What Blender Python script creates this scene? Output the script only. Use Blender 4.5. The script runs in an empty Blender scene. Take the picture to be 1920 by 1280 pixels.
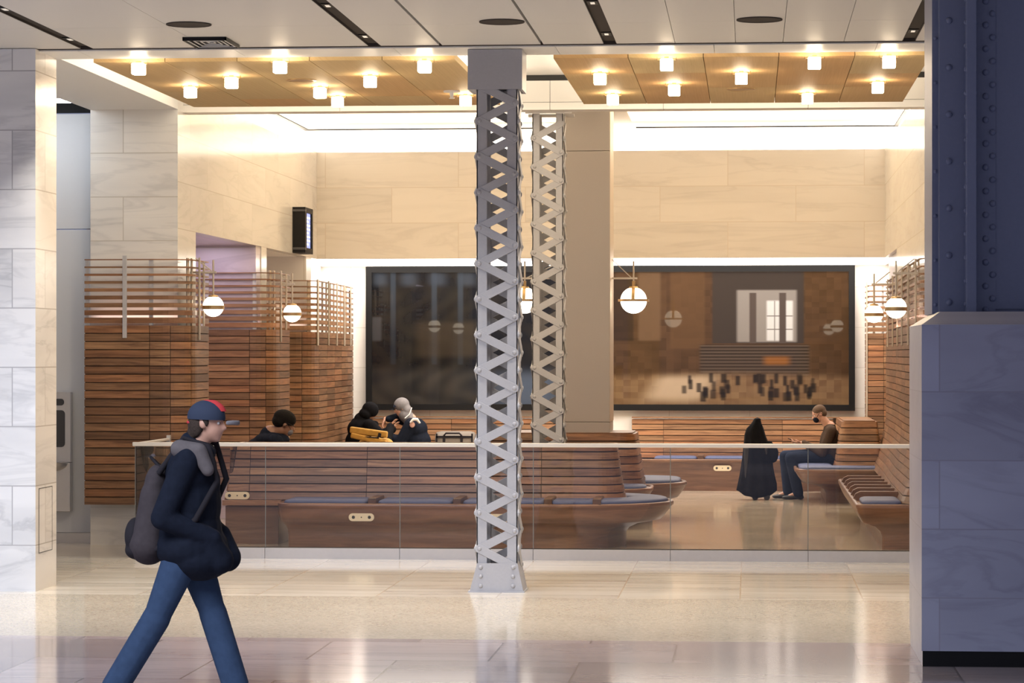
import bpy, bmesh, math, random
from mathutils import Vector, Matrix
random.seed(7)
C = bpy.context.scene.collection
PI = math.pi
# ------------------------------------------------------------------ camera
S = bpy.context.scene
F_PX, VPX, VPY, EYE = 5200.0, 1406.0, 664.0, 2.0
TH = math.atan((VPX - 960) / F_PX)
cd = bpy.data.cameras.new('camera'); cam = bpy.data.objects.new('camera', cd); C.objects.link(cam)
cd.sensor_width = 36.0; cd.lens = F_PX / 1920 * 36.0
cd.shift_y = (VPY - 640) / 1920
cd.clip_start = 0.5; cd.clip_end = 200
cam.location = (0, 0, EYE); cam.rotation_euler = (PI / 2, 0, TH)
S.camera = cam
# ------------------------------------------------------------------ view, world, large lights
S.view_settings.view_transform = 'Standard'
S.view_settings.look = 'None'
S.view_settings.gamma = 1.0
S.view_settings.exposure = 0.0
S.view_settings.use_curve_mapping = False
S.cycles.use_denoising = True
S.cycles.max_bounces = 10
S.cycles.transparent_max_bounces = 16
S.cycles.sample_clamp_indirect = 6.0
w = bpy.data.worlds.new('hall'); S.world = w; w.use_nodes = True
wb = w.node_tree.nodes['Background']
wb.inputs['Color'].default_value = (0.56, 0.62, 0.92, 1)
wb.inputs['Strength'].default_value = 0.42

def area_light(name, loc, rot, sx, sy, power, col, spread=PI):
    d = bpy.data.lights.new(name, 'AREA'); d.shape = 'RECTANGLE'; d.size = sx; d.size_y = sy
    d.energy = power; d.color = col; d.spread = spread
    o = bpy.data.objects.new(name, d); C.objects.link(o); o.location = loc; o.rotation_euler = rot
    return o

WARM = (1.0, 0.80, 0.56)
# the hall's skylight, high up behind and left of the camera
sk = area_light('hall_skylight', (-9, 0, 15), (0, 0, 0), 14, 10, 6800, (0.84, 0.89, 1.0))
sk.rotation_euler = (Vector((-4.5, 23, 1.0)) - Vector((-9, 0, 15))).to_track_quat('-Z', 'Y').to_euler()
# strip lights lying above the timber canopies, shining up into the white coffer
area_light('coffer_light', (-4.1, 26.2, 4.66), (PI, 0, 0), 3.2, 4.4, 240, (1.0, 0.88, 0.70))
area_light('coffer_light', (-0.1, 26.2, 4.66), (PI, 0, 0), 3.2, 4.4, 240, (1.0, 0.88, 0.70))
# cove strips behind the top edge of the stone
area_light('cove_light', (-6.17, 33.6, 4.80), (PI, 0, 0), 0.10, 8.6, 130, (1.0, 0.90, 0.76))
area_light('cove_light', (2.03, 33.6, 4.80), (PI, 0, 0), 0.10, 8.6, 130, (1.0, 0.90, 0.76))
area_light('cove_light', (-2.07, 38.21, 4.80), (PI, 0, 0), 7.6, 0.10, 130, (1.0, 0.90, 0.76))
# glow strips behind the open slats of the timber screens
area_light('slat_light', (-6.4, 28.585, 2.335), (PI, 0, 0), 0.9, 0.05, 1.6, (1.0, 0.72, 0.62))
area_light('slat_light', (-6.2, 33.49, 2.335), (PI, 0, 0), 0.9, 0.05, 1.6, (1.0, 0.72, 0.62))
area_light('slat_light', (-6.4, 37.02, 2.335), (PI, 0, 0), 0.8, 0.05, 1.4, (1.0, 0.72, 0.62))
area_light('slat_light', (1.80, 32.0, 2.335), (PI, 0, 0), 0.05, 6.0, 13, (1.0, 0.72, 0.62))

# mauve light in the side niches
area_light('niche_light', (-6.5, 31.6, 3.30), (0, 0, 0), 0.6, 3.0, 24, (0.95, 0.84, 1.0))
# narrow downlights in the hall ceiling slots
for X_ in (-5.58, -3.13, -1.157, 1.305):
    for Y_ in (20.45, 22.45): area_light('slot_spot', (X_, Y_, 4.586), (0, 0, 0), 0.05, 0.10, 20, (1.0, 0.91, 0.78), 1.3)

# ------------------------------------------------------------------ materials
def mat(name):
    m = bpy.data.materials.new(name); m.use_nodes = True
    nt = m.node_tree; return m, nt, nt.nodes['Principled BSDF']

def plain(name, col, rough=0.5, metal=0.0, spec=0.5, noise=0.0, nscale=30, bump=0.0):
    m, nt, b = mat(name)
    b.inputs['Base Color'].default_value = (*col, 1); b.inputs['Roughness'].default_value = rough
    b.inputs['Metallic'].default_value = metal; b.inputs['Specular IOR Level'].default_value = spec
    if noise or bump:
        g = nt.nodes.new('ShaderNodeTexCoord'); n = nt.nodes.new('ShaderNodeTexNoise')
        n.inputs['Scale'].default_value = nscale; n.inputs['Detail'].default_value = 4
        nt.links.new(g.outputs['Object'], n.inputs['Vector'])
        if noise:
            r = nt.nodes.new('ShaderNodeMixRGB'); r.blend_type = 'MIX'
            r.inputs[1].default_value = (*[max(0, c * (1 - noise)) for c in col], 1)
            r.inputs[2].default_value = (*[min(1, c * (1 + noise)) for c in col], 1)
            nt.links.new(n.outputs['Fac'], r.inputs[0]); nt.links.new(r.outputs[0], b.inputs['Base Color'])
        if bump:
            bp = nt.nodes.new('ShaderNodeBump'); bp.inputs['Strength'].default_value = bump; bp.inputs['Distance'].default_value = 0.01
            nt.links.new(n.outputs['Fac'], bp.inputs['Height']); nt.links.new(bp.outputs[0], b.inputs['Normal'])
    return m

def emit(name, col, strength):
    m, nt, b = mat(name)
    b.inputs['Base Color'].default_value = (*col, 1); b.inputs['Emission Color'].default_value = (*col, 1)
    b.inputs['Emission Strength'].default_value = strength; b.inputs['Roughness'].default_value = 0.3
    return m

def marble(name, axes, tw, th, col, vein, amt, rough=0.25, shift=(0, 0), spec=0.5, stretch=(0.30, 2.4), joint=(0.45, 0.42, 0.38), off=0.5, jw=0.005, tilevar=0.10, vscale=1.0):
    m, nt, b = mat(name); N = nt.nodes.new; L = nt.links.new
    g = N('ShaderNodeNewGeometry'); sp = N('ShaderNodeSeparateXYZ'); L(g.outputs['Position'], sp.inputs[0])
    cb = N('ShaderNodeCombineXYZ'); L(sp.outputs[axes[0]], cb.inputs[0]); L(sp.outputs[axes[1]], cb.inputs[1])
    ad = N('ShaderNodeVectorMath'); ad.operation = 'ADD'; ad.inputs[1].default_value = (shift[0], shift[1], 0); L(cb.outputs[0], ad.inputs[0])
    br = N('ShaderNodeTexBrick'); br.offset = off; br.inputs['Scale'].default_value = 1
    br.inputs['Brick Width'].default_value = tw; br.inputs['Row Height'].default_value = th
    br.inputs['Mortar Size'].default_value = jw; br.inputs['Mortar Smooth'].default_value = 0.0; br.inputs['Bias'].default_value = 0
    br.inputs['Color1'].default_value = (0, 0, 0, 1); br.inputs['Color2'].default_value = (1, 1, 1, 1); br.inputs['Mortar'].default_value = (.5, .5, .5, 1)
    L(ad.outputs[0], br.inputs['Vector'])
    ms = N('ShaderNodeVectorMath'); ms.operation = 'MULTIPLY'; ms.inputs[1].default_value = (stretch[0], stretch[1], 1); L(ad.outputs[0], ms.inputs[0])
    tz = N('ShaderNodeVectorMath'); tz.operation = 'SCALE'; tz.inputs['Scale'].default_value = 7.0; L(br.outputs['Color'], tz.inputs[0])
    sm = N('ShaderNodeVectorMath'); sm.operation = 'ADD'; L(ms.outputs[0], sm.inputs[0]); L(tz.outputs[0], sm.inputs[1])
    n1 = N('ShaderNodeTexNoise'); n1.inputs['Scale'].default_value = 1.5 * vscale; n1.inputs['Detail'].default_value = 6; n1.inputs['Distortion'].default_value = 0.9; n1.inputs['Roughness'].default_value = 0.55
    L(sm.outputs[0], n1.inputs['Vector'])
    s1 = N('ShaderNodeMath'); s1.operation = 'SUBTRACT'; s1.inputs[1].default_value = 0.5; L(n1.outputs['Fac'], s1.inputs[0])
    a1 = N('ShaderNodeMath'); a1.operation = 'ABSOLUTE'; L(s1.outputs[0], a1.inputs[0])
    r1 = N('ShaderNodeMapRange'); r1.inputs[1].default_value = 0.0; r1.inputs[2].default_value = 0.045; r1.inputs[3].default_value = amt; r1.inputs[4].default_value = 0.0
    L(a1.outputs[0], r1.inputs[0])
    n2 = N('ShaderNodeTexNoise'); n2.inputs['Scale'].default_value = 1.1 * vscale; n2.inputs['Detail'].default_value = 5; L(sm.outputs[0], n2.inputs['Vector'])
    r2 = N('ShaderNodeMapRange'); r2.inputs[1].default_value = 0.45; r2.inputs[2].default_value = 0.8; r2.inputs[3].default_value = 0; r2.inputs[4].default_value = amt * 1.0
    L(n2.outputs['Fac'], r2.inputs[0])
    ml = N('ShaderNodeMath'); ml.operation = 'MULTIPLY'; L(r1.outputs[0], ml.inputs[0]); L(n2.outputs['Fac'], ml.inputs[1])
    sa = N('ShaderNodeMath'); sa.operation = 'ADD'; sa.use_clamp = True; L(ml.outputs[0], sa.inputs[0]); L(r2.outputs[0], sa.inputs[1])
    mx = N('ShaderNodeMixRGB'); mx.inputs[1].default_value = (*col, 1); mx.inputs[2].default_value = (*vein, 1); L(sa.outputs[0], mx.inputs[0])
    bw = N('ShaderNodeMapRange'); bw.inputs[3].default_value = 1 - tilevar; bw.inputs[4].default_value = 1.0; L(br.outputs['Color'], bw.inputs[0])
    mt = N('ShaderNodeMixRGB'); mt.blend_type = 'MULTIPLY'; mt.inputs[0].default_value = 1; L(mx.outputs[0], mt.inputs[1]); L(bw.outputs[0], mt.inputs[2])
    mj = N('ShaderNodeMixRGB'); mj.inputs[2].default_value = (*joint, 1); L(br.outputs['Fac'], mj.inputs[0]); L(mt.outputs[0], mj.inputs[1])
    L(mj.outputs[0], b.inputs['Base Color'])
    b.inputs['Roughness'].default_value = rough; b.inputs['Specular IOR Level'].default_value = spec
    return m

def wood(name, dark, light, rough=0.38, sc=(1.6, 26), tint=True):
    m, nt, b = mat(name); N = nt.nodes.new; L = nt.links.new
    uv = N('ShaderNodeUVMap'); uv.uv_map = 'uv'
    ms = N('ShaderNodeVectorMath'); ms.operation = 'MULTIPLY'; ms.inputs[1].default_value = (sc[0], sc[1], 1); L(uv.outputs[0], ms.inputs[0])
    n = N('ShaderNodeTexNoise'); n.inputs['Scale'].default_value = 1; n.inputs['Detail'].default_value = 6; n.inputs['Distortion'].default_value = 0.8; n.inputs['Roughness'].default_value = 0.62
    L(ms.outputs[0], n.inputs['Vector'])
    r = N('ShaderNodeValToRGB'); r.color_ramp.elements[0].position = 0.30; r.color_ramp.elements[1].position = 0.72
    r.color_ramp.elements[0].color = (*dark, 1); r.color_ramp.elements[1].color = (*light, 1); L(n.outputs['Fac'], r.inputs[0])
    out = r.outputs[0]
    if tint:
        a = N('ShaderNodeAttribute'); a.attribute_name = 'tint'
        mt = N('ShaderNodeMixRGB'); mt.blend_type = 'MULTIPLY'; mt.inputs[0].default_value = 1; L(out, mt.inputs[1]); L(a.outputs['Color'], mt.inputs[2]); out = mt.outputs[0]
    L(out, b.inputs['Base Color']); b.inputs['Roughness'].default_value = rough
    return m

def thin_glass(name, refl, tint=(1, 1, 1), rough=0.0):
    m, nt, b = mat(name); N = nt.nodes.new; L = nt.links.new
    nt.nodes.remove(b); o = nt.nodes['Material Output']
    t = N('ShaderNodeBsdfTransparent'); t.inputs[0].default_value = (*tint, 1)
    g = N('ShaderNodeBsdfGlossy'); g.inputs['Roughness'].default_value = rough
    lw = N('ShaderNodeFresnel'); lw.inputs['IOR'].default_value = 1.5
    mm = N('ShaderNodeMath'); mm.operation = 'MULTIPLY'; mm.inputs[1].default_value = refl; mm.use_clamp = True; L(lw.outputs[0], mm.inputs[0])
    x = N('ShaderNodeMixShader'); L(mm.outputs[0], x.inputs[0]); L(t.outputs[0], x.inputs[1]); L(g.outputs[0], x.inputs[2]); L(x.outputs[0], o.inputs[0])
    return m

M = {}
M['pillar_front'] = marble('pillar_marble', (0, 2), 0.98, 0.5, (0.76, 0.76, 0.77), (0.40, 0.41, 0.44), 0.55, 0.22, (0.32, 0.11), joint=(0.40, 0.40, 0.42), stretch=(0.45, 2.2))
M['pillar_side'] = marble('pillar_side_marble', (1, 2), 0.98, 0.5, (0.78, 0.75, 0.72), (0.46, 0.43, 0.42), 0.5, 0.22, (0.25, 0.11), joint=(0.45, 0.42, 0.38), stretch=(0.45, 2.2))
M['wall_front'] = marble('wall_marble', (0, 2), 1.25, 0.46, (0.76, 0.74, 0.71), (0.42, 0.42, 0.43), 0.5, 0.22, (0.3, 0.03), joint=(0.50, 0.47, 0.43))
M['wall_side'] = marble('wall_side_marble', (1, 2), 1.85, 0.49, (0.78, 0.75, 0.71), (0.50, 0.47, 0.44), 0.4, 0.16, (0.3, 0.11), joint=(0.56, 0.52, 0.46))
M['wall_back'] = marble('back_marble', (0, 2), 1.85, 0.49, (0.77, 0.71, 0.63), (0.52, 0.47, 0.41), 0.42, 0.22, (0.3, 0.11), joint=(0.64, 0.56, 0.47))
M['mauve'] = marble('mauve_marble', (0, 2), 3.0, 1.1, (0.62, 0.54, 0.60), (0.30, 0.25, 0.30), 0.55, 0.2, stretch=(0.3, 1.6))
M['alcove'] = marble('alcove_marble', (0, 2), 1.2, 0.6, (0.84, 0.81, 0.78), (0.7, 0.66, 0.62), 0.15, 0.3, joint=(0.62, 0.58, 0.54))
M['floor_room'] = marble('floor_room_marble', (0, 1), 1.0, 0.98, (0.62, 0.54, 0.43), (0.27, 0.22, 0.17), 0.85, 0.10, (0.08, 0.2), spec=0.4, stretch=(0.25, 5.0), joint=(0.62, 0.50, 0.33), off=0.0, jw=0.006, tilevar=0.18)
M['floor_edge'] = marble('floor_edge_marble', (0, 1), 1.0, 1.35, (0.82, 0.77, 0.68), (0.50, 0.44, 0.37), 0.7, 0.075, (0.08, 0.4), spec=0.45, stretch=(0.25, 4.0), joint=(0.62, 0.52, 0.40), off=0.0, jw=0.006)
M['floor_hall'] = marble('floor_hall_marble', (0, 1), 1.2, 1.15, (0.56, 0.48, 0.48), (0.34, 0.28, 0.30), 0.5, 0.10, (-0.1, 0.4), spec=0.45, stretch=(0.4, 2.0), joint=(0.24, 0.20, 0.20), jw=0.007, tilevar=0.3)
M['pier'] = marble('pier_stone_shaded', (0, 2), 2.0, 0.44, (0.40, 0.42, 0.55), (0.22, 0.22, 0.31), 0.5, 0.3, (-0.45, 0.0), joint=(0.28, 0.28, 0.36), stretch=(0.5, 1.5), off=0.62, jw=0.004, tilevar=0.15)  # pier front: same marble as its side, dim blue shade put into the colour
M['pier_side'] = marble('pier_stone_lit', (1, 2), 2.0, 0.44, (0.66, 0.64, 0.67), (0.45, 0.44, 0.47), 0.3, 0.3, joint=(0.5, 0.48, 0.5), stretch=(0.5, 1.5), jw=0.003)  # lit tone of the pier marble, painted lighter than the front
M['ceil'] = plain('ceiling_panel', (0.62, 0.60, 0.575), 0.5, spec=0.25)
M['soffit'] = plain('soffit_panel', (0.76, 0.75, 0.73), 0.4, spec=0.3)
M['white'] = plain('white_plaster', (0.86, 0.84, 0.80), 0.6)
M['cream'] = plain('cream_panel', (0.80, 0.76, 0.70), 0.45)
M['joint'] = plain('shadow_gap', (0.03, 0.028, 0.025), 0.8)
M['black'] = plain('black_metal', (0.007, 0.007, 0.008), 0.5, spec=0.2)
M['dark'] = plain('dark_channel', (0.06, 0.05, 0.045), 0.8, spec=0.1)
M['walnut'] = wood('walnut', (0.115, 0.052, 0.026), (0.34, 0.175, 0.085))
M['tray'] = wood('bench_walnut', (0.125, 0.062, 0.036), (0.30, 0.16, 0.090), 0.30, (1.0, 12))
M['core'] = plain('dark_gap', (0.03, 0.015, 0.009), 0.8)
M['oak'] = wood('canopy_oak', (0.50, 0.33, 0.155), (0.58, 0.395, 0.195), 0.6, (2.0, 70)); M['oak'].node_tree.nodes['Principled BSDF'].inputs['Specular IOR Level'].default_value = 0.2
M['post'] = plain('grey_paint', (0.36, 0.36, 0.39), 0.42, noise=0.06, nscale=60)
M['post2'] = plain('warm_grey_paint', (0.42, 0.40, 0.39), 0.42, noise=0.06, nscale=60)
M['steel'] = plain('blue_grey_paint', (0.17, 0.20, 0.31), 0.42, noise=0.06, nscale=40)
M['clad'] = plain('taupe_cladding', (0.40, 0.36, 0.33), 0.5, noise=0.04, nscale=90)
M['edge_metal'] = plain('satin_edge', (0.62, 0.52, 0.42), 0.35, 0.6)
M['inox'] = plain('brushed_steel', (0.62, 0.61, 0.62), 0.32, 0.75, noise=0.04, nscale=20)
M['rail'] = plain('rail_metal', (0.72, 0.70, 0.68), 0.35, 0.4)
M['brass'] = plain('aged_brass', (0.46, 0.31, 0.15), 0.35, 0.8)
M['bronze'] = plain('pale_bronze', (0.52, 0.46, 0.38), 0.4, 0.6)
M['glass'] = thin_glass('clear_glass', 0.95, (0.97, 0.965, 0.97))
M['edge_glass'] = plain('glass_edge', (0.16, 0.17, 0.17), 0.3)
M['cushion'] = plain('blue_leather', (0.085, 0.105, 0.20), 0.55, spec=0.25, noise=0.08, nscale=20)
M['outlet'] = plain('cream_plate', (0.72, 0.63, 0.45), 0.4)
M['globe'] = emit('opal_glass', (1.0, 0.88, 0.70), 5.0)
M['cube'] = emit('lit_glass', (1.0, 0.80, 0.55), 30.0)
M['lumin'] = emit('luminous_panel', (1.0, 0.80, 0.52), 2.3)
M['soflight'] = emit('soffit_light', (1.0, 0.91, 0.80), 6.0)
M['down'] = emit('downlight_lens', (1.0, 0.9, 0.75), 0.5)
M['linear'] = emit('linear_lens', (0.92, 0.96, 1.0), 22.0)
M['screen'] = emit('screen', (0.30, 0.38, 0.85), 0.9)
M['glyph'] = emit('screen_glyph', (0.85, 0.9, 1.0), 1.2)
M['disp_white'] = plain('white_laminate', (0.66, 0.68, 0.72), 0.35)
M['hood_gloss'] = plain('dark_gloss', (0.05, 0.05, 0.055), 0.2)
M['skin'] = plain('skin', (0.52, 0.29, 0.21), 0.5)
M['skin2'] = plain('skin_brown', (0.28, 0.14, 0.085), 0.5)
M['navy'] = plain('navy_cloth', (0.010, 0.013, 0.023), 0.85, spec=0.08, noise=0.3, nscale=25, bump=0.3)
M['blackcloth'] = plain('black_cloth', (0.006, 0.006, 0.008), 0.9, spec=0.08, noise=0.3, nscale=20, bump=0.3)
M['denim'] = plain('denim', (0.034, 0.058, 0.112), 0.85, spec=0.08, noise=0.25, nscale=18, bump=0.3)
M['denim_dark'] = plain('dark_denim', (0.018, 0.026, 0.05), 0.85, spec=0.08, noise=0.25, nscale=18)
M['greycloth'] = plain('grey_cloth', (0.20, 0.19, 0.20), 0.9, spec=0.08, noise=0.2, nscale=30)
M['yoke'] = plain('yoke_cloth', (0.115, 0.102, 0.105), 0.9, spec=0.08, noise=0.2, nscale=30)
M['pack'] = plain('pack_cloth', (0.05, 0.042, 0.046), 0.85, spec=0.08, noise=0.25, nscale=25)
M['packdark'] = plain('pack_dark', (0.022, 0.02, 0.024), 0.85, spec=0.08)
M['red'] = plain('red_cloth', (0.50, 0.05, 0.055), 0.8, spec=0.08)
M['capnavy'] = plain('cap_cloth', (0.035, 0.045, 0.075), 0.8, spec=0.08)
M['hair'] = plain('dark_hair', (0.012, 0.010, 0.009), 0.8, spec=0.08, noise=0.3, nscale=90, bump=0.8)
M['hairbrown'] = plain('brown_hair', (0.045, 0.032, 0.026), 0.75, spec=0.08, noise=0.3, nscale=80, bump=0.6)
M['buzz'] = plain('short_hair', (0.115, 0.078, 0.058), 0.85, spec=0.08, noise=0.25, nscale=120)
M['brown'] = plain('brown_shirt', (0.060, 0.040, 0.030), 0.85, spec=0.08, noise=0.2, nscale=30, bump=0.2)
M['yellow'] = plain('mustard_canvas', (0.46, 0.25, 0.045), 0.75, noise=0.25, nscale=14, bump=0.4)
M['whitecloth'] = plain('white_cloth', (0.74, 0.70, 0.66), 0.8)
M['pinkpatch'] = plain('pink_patch', (0.62, 0.36, 0.30), 0.8)
M['shoe'] = plain('black_leather', (0.012, 0.012, 0.013), 0.4)
M['bag'] = plain('grey_bag', (0.21, 0.185, 0.165), 0.8, spec=0.1, noise=0.15, nscale=20)
M['rubber'] = plain('rubber', (0.015, 0.015, 0.016), 0.6)
M['eye'] = plain('eye_white', (0.7, 0.66, 0.62), 0.3)

# ------------------------------------------------------------------ mesh helpers
WHITE = (1, 1, 1)
class MB:
    def __init__(s): s.v = []; s.f = []; s.m = []; s.t = []; s.uv = []; s.sm = []
    def face(s, idx, m=0, t=WHITE, uv=None, sm=False):
        s.f.append(tuple(idx)); s.m.append(m); s.t.append(t); s.sm.append(sm)
        s.uv.append(uv if uv else [(s.v[i][0] + s.v[i][1], s.v[i][2]) for i in idx])
    def add(s, pts): n = len(s.v); s.v += [tuple(p) for p in pts]; return n
    def box(s, x0, x1, y0, y1, z0, z1, m=0, t=WHITE):
        n = s.add([(x, y, z) for z in (z0, z1) for y in (y0, y1) for x in (x0, x1)])
        for q in ((0, 2, 3, 1), (4, 5, 7, 6), (0, 1, 5, 4), (2, 6, 7, 3), (0, 4, 6, 2), (1, 3, 7, 5)): s.face([n + i for i in q], m, t)
    def obox(s, c, ax, ay, az, m=0, t=WHITE):
        c = Vector(c); ax, ay, az = Vector(ax), Vector(ay), Vector(az)
        n = s.add([c + ax * i + ay * j + az * k for k in (-1, 1) for j in (-1, 1) for i in (-1, 1)])
        for q in ((0, 2, 3, 1), (4, 5, 7, 6), (0, 1, 5, 4), (2, 6, 7, 3), (0, 4, 6, 2), (1, 3, 7, 5)): s.face([n + i for i in q], m, t)
    def bar(s, p0, p1, wdt, thk, up=(0, 0, 1), m=0, ends=0.0):
        p0, p1, up = Vector(p0), Vector(p1), Vector(up); d = (p1 - p0); l = d.length; d.normalize()
        a = d.cross(up).normalized(); b = a.cross(d)
        s.obox((p0 + p1) / 2, d * (l / 2 + ends), a * wdt / 2, b * thk / 2, m)
    def prism(s, pts, vec, m=0, t=WHITE, sm=False):
        vec = Vector(vec); k = len(pts); n = s.add([Vector(p) for p in pts] + [Vector(p) + vec for p in pts])
        s.face([n + i for i in range(k)][::-1], m, t); s.face([n + k + i for i in range(k)], m, t)
        n2 = s.add([Vector(p) for p in pts] + [Vector(p) + vec for p in pts]) if sm else n
        for i in range(k): j = (i + 1) % k; s.face([n2 + i, n2 + j, n2 + k + j, n2 + k + i], m, t, sm=sm)
    def loft(s, rings, m=0, t=WHITE, cap0=True, cap1=True, sm=True, closed=True):
        k = len(rings[0]); n = s.add([p for r in rings for p in r])
        for a in range(len(rings) - 1):
            for i in range(k if closed else k - 1):
                j = (i + 1) % k; s.face([n + a * k + i, n + a * k + j, n + (a + 1) * k + j, n + (a + 1) * k + i], m, t, sm=sm)
        if cap0: c = s.add(rings[0]); s.face([c + i for i in range(k)][::-1], m, t)
        if cap1: c = s.add(rings[-1]); s.face([c + i for i in range(k)], m, t)
    def tube(s, pts, rad, n=10, m=0, t=WHITE, sm=True):
        P = [Vector(p) for p in pts]; R = rad if isinstance(rad, (list, tuple)) else [rad] * len(P)
        d0 = (P[1] - P[0]).normalized(); a = d0.orthogonal().normalized(); rings = []
        for i, p in enumerate(P):
            d = (P[min(i + 1, len(P) - 1)] - P[max(i - 1, 0)]).normalized()
            a = (a - d * a.dot(d)).normalized(); b = d.cross(a)
            rings.append([p + (a * math.cos(q) + b * math.sin(q)) * R[i] for q in [2 * PI * j / n for j in range(n)]])
        s.loft(rings, m, t, sm=sm)
    def sphere(s, c, r, nu=16, nv=10, m=0, t=WHITE, R=None, v0=0.0, v1=PI):
        c = Vector(c); r = (r, r, r) if not isinstance(r, (tuple, list)) else r; rings = []
        for a in range(nv + 1):
            th = v1 + (v0 - v1) * a / nv
            th = min(max(th, 0.02), PI - 0.02)
            ring = []
            for b in range(nu):
                q = Vector((r[0] * math.sin(th) * math.cos(2 * PI * b / nu), r[1] * math.sin(th) * math.sin(2 * PI * b / nu), r[2] * math.cos(th)))
                ring.append(c + (R @ q if R else q))
            rings.append(ring)
        s.loft(rings, m, t)
    def build(s, name, mats, parent=None, bevel=0.0, seg=2):
        me = bpy.data.meshes.new(name)
        o = bpy.data.objects.new(name, me); C.objects.link(o)
        base = Vector((0, 0, 0))
        if parent:
            o.parent = parent; q = parent
            while q: base += q.location; q = q.parent
        me.from_pydata([tuple(Vector(p) - base) for p in s.v], [], s.f)
        for x in (mats if isinstance(mats, (list, tuple)) else [mats]): me.materials.append(M[x] if isinstance(x, str) else x)
        me.polygons.foreach_set('material_index', s.m); me.polygons.foreach_set('use_smooth', s.sm)
        ul = me.uv_layers.new(name='uv'); fl = []
        for u in s.uv:
            for p in u: fl += [p[0], p[1]]
        ul.data.foreach_set('uv', fl)
        ca = me.color_attributes.new('tint', 'FLOAT_COLOR', 'CORNER'); cl = []
        for f, t in zip(s.f, s.t):
            for _ in f: cl += [t[0], t[1], t[2], 1]
        ca.data.foreach_set('color', cl)
        me.update()
        if bevel:
            b = o.modifiers.new('bevel', 'BEVEL'); b.width = bevel; b.segments = seg; b.limit_method = 'ANGLE'; b.angle_limit = 0.7
        return o

def tag(o, label=None, cat=None, group=None, kind=None):
    if label: o['label'] = label
    if cat: o['category'] = cat
    if group: o['group'] = group
    if kind: o['kind'] = kind
    return o
def thing(name, label, cat, loc=(0, 0, 0), group=None):
    o = bpy.data.objects.new(name, None); C.objects.link(o); o.location = loc; o.empty_display_size = 0.1
    return tag(o, label, cat, group)
def struct(o): o['kind'] = 'structure'; return o
def dup(o, loc=None, parent=None):
    c = o.copy(); C.objects.link(c)
    if parent: c.parent = parent
    if loc is not None: c.location = loc
    for ch in list(o.children): dup(ch, None, c)
    return c
def sbox(name, m, *a):
    b = MB(); b.box(*a); return struct(b.build(name, m))

# ray of a pixel of the 1920x1280 photograph met with a plane (used to read real positions off the photograph)
CT, ST = math.cos(TH), math.sin(TH)
def P(x, y, Y=None, z=None, X=None):
    u = (x - 960) / F_PX; r = (-ST + u * CT, CT + u * ST, (VPY - y) / F_PX)
    t = Y / r[1] if Y is not None else ((z - EYE) / r[2] if z is not None else X / r[0])
    return Vector((t * r[0], t * r[1], EYE + t * r[2]))

# ------------------------------------------------------------------ the setting: floor
fb = MB()
fb.box(-16, 12, 22.72, 26.95, -0.12, 0, 0)
o = struct(fb.build('floor', 'floor_edge'))
sbox('floor_room', 'floor_room', -16, 12, 26.95, 42.2, -0.12, 0)
# terrazzo strip
tm, tnt, tb = mat('terrazzo')
g = tnt.nodes.new('ShaderNodeNewGeometry'); v = tnt.nodes.new('ShaderNodeTexVoronoi'); v.inputs['Scale'].default_value = 55
n = tnt.nodes.new('ShaderNodeTexNoise'); n.inputs['Scale'].default_value = 1.2; n.inputs['Detail'].default_value = 5
tnt.links.new(g.outputs['Position'], v.inputs['Vector']); tnt.links.new(g.outputs['Position'], n.inputs['Vector'])
r = tnt.nodes.new('ShaderNodeValToRGB'); r.color_ramp.elements[0].color = (0.40, 0.355, 0.285, 1); r.color_ramp.elements[1].color = (0.68, 0.63, 0.54, 1)
sp = tnt.nodes.new('ShaderNodeSeparateColor'); tnt.links.new(v.outputs['Color'], sp.inputs[0])
av = tnt.nodes.new('ShaderNodeMixRGB'); av.inputs[0].default_value = 0.5; tnt.links.new(sp.outputs[0], av.inputs[1]); tnt.links.new(n.outputs['Fac'], av.inputs[2])
tnt.links.new(av.outputs[0], r.inputs[0]); tnt.links.new(r.outputs[0], tb.inputs['Base Color']); tb.inputs['Roughness'].default_value = 0.10; tb.inputs['Specular IOR Level'].default_value = 0.4
sbox('floor_terrazzo', tm, -16, 12, 19.36, 22.72, -0.12, 0)
sbox('floor_hall', 'floor_hall', -16, 12, 3, 19.36, -0.12, 0)

# ceiling of the hall: panels with open joints
cb = MB()
xs = [-16, -14, -12.5, -11, -9.5, -8.0, -7.4, -6.6, -5.63]
XJ = [(-16, -7.0), (-7.0, -5.635), (-5.525, -4.56), (-4.556, -3.185), (-3.075, -2.585), (-2.56, -1.735), (-1.712, -1.212), (-1.102, -0.62), (-0.616, -0.12), (-0.116, 0.27), (0.274, 0.77), (0.774, 1.25), (1.36, 2.6), (2.604, 8)]
for x0, x1 in XJ:
    ys = [(21.576, 23.03), (19.3, 21.572)] if x0 < -2.7 else [(21.576, 23.03), (17.2, 21.572), (12.0, 17.196), (5.0, 11.996)]  # unseen run at right added to shade the pier; left cut short for skylight
    for y0, y1 in ys: cb.box(x0, x1, y0, y1, 4.58, 4.62)
struct(cb.build('ceiling', 'ceil'))
sbox('ceiling_void', 'joint', -16, 8, 19.3, 23.05, 4.66, 4.75)
sbox('ceiling_void', 'joint', -2.7, 8, 5, 19.3, 4.66, 4.75)  # closes the unseen ceiling run that keeps skylight off the pier
sbox('trim_1', 'dark', -16, 8, 23.03, 23.07, 4.575, 4.75)
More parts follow.
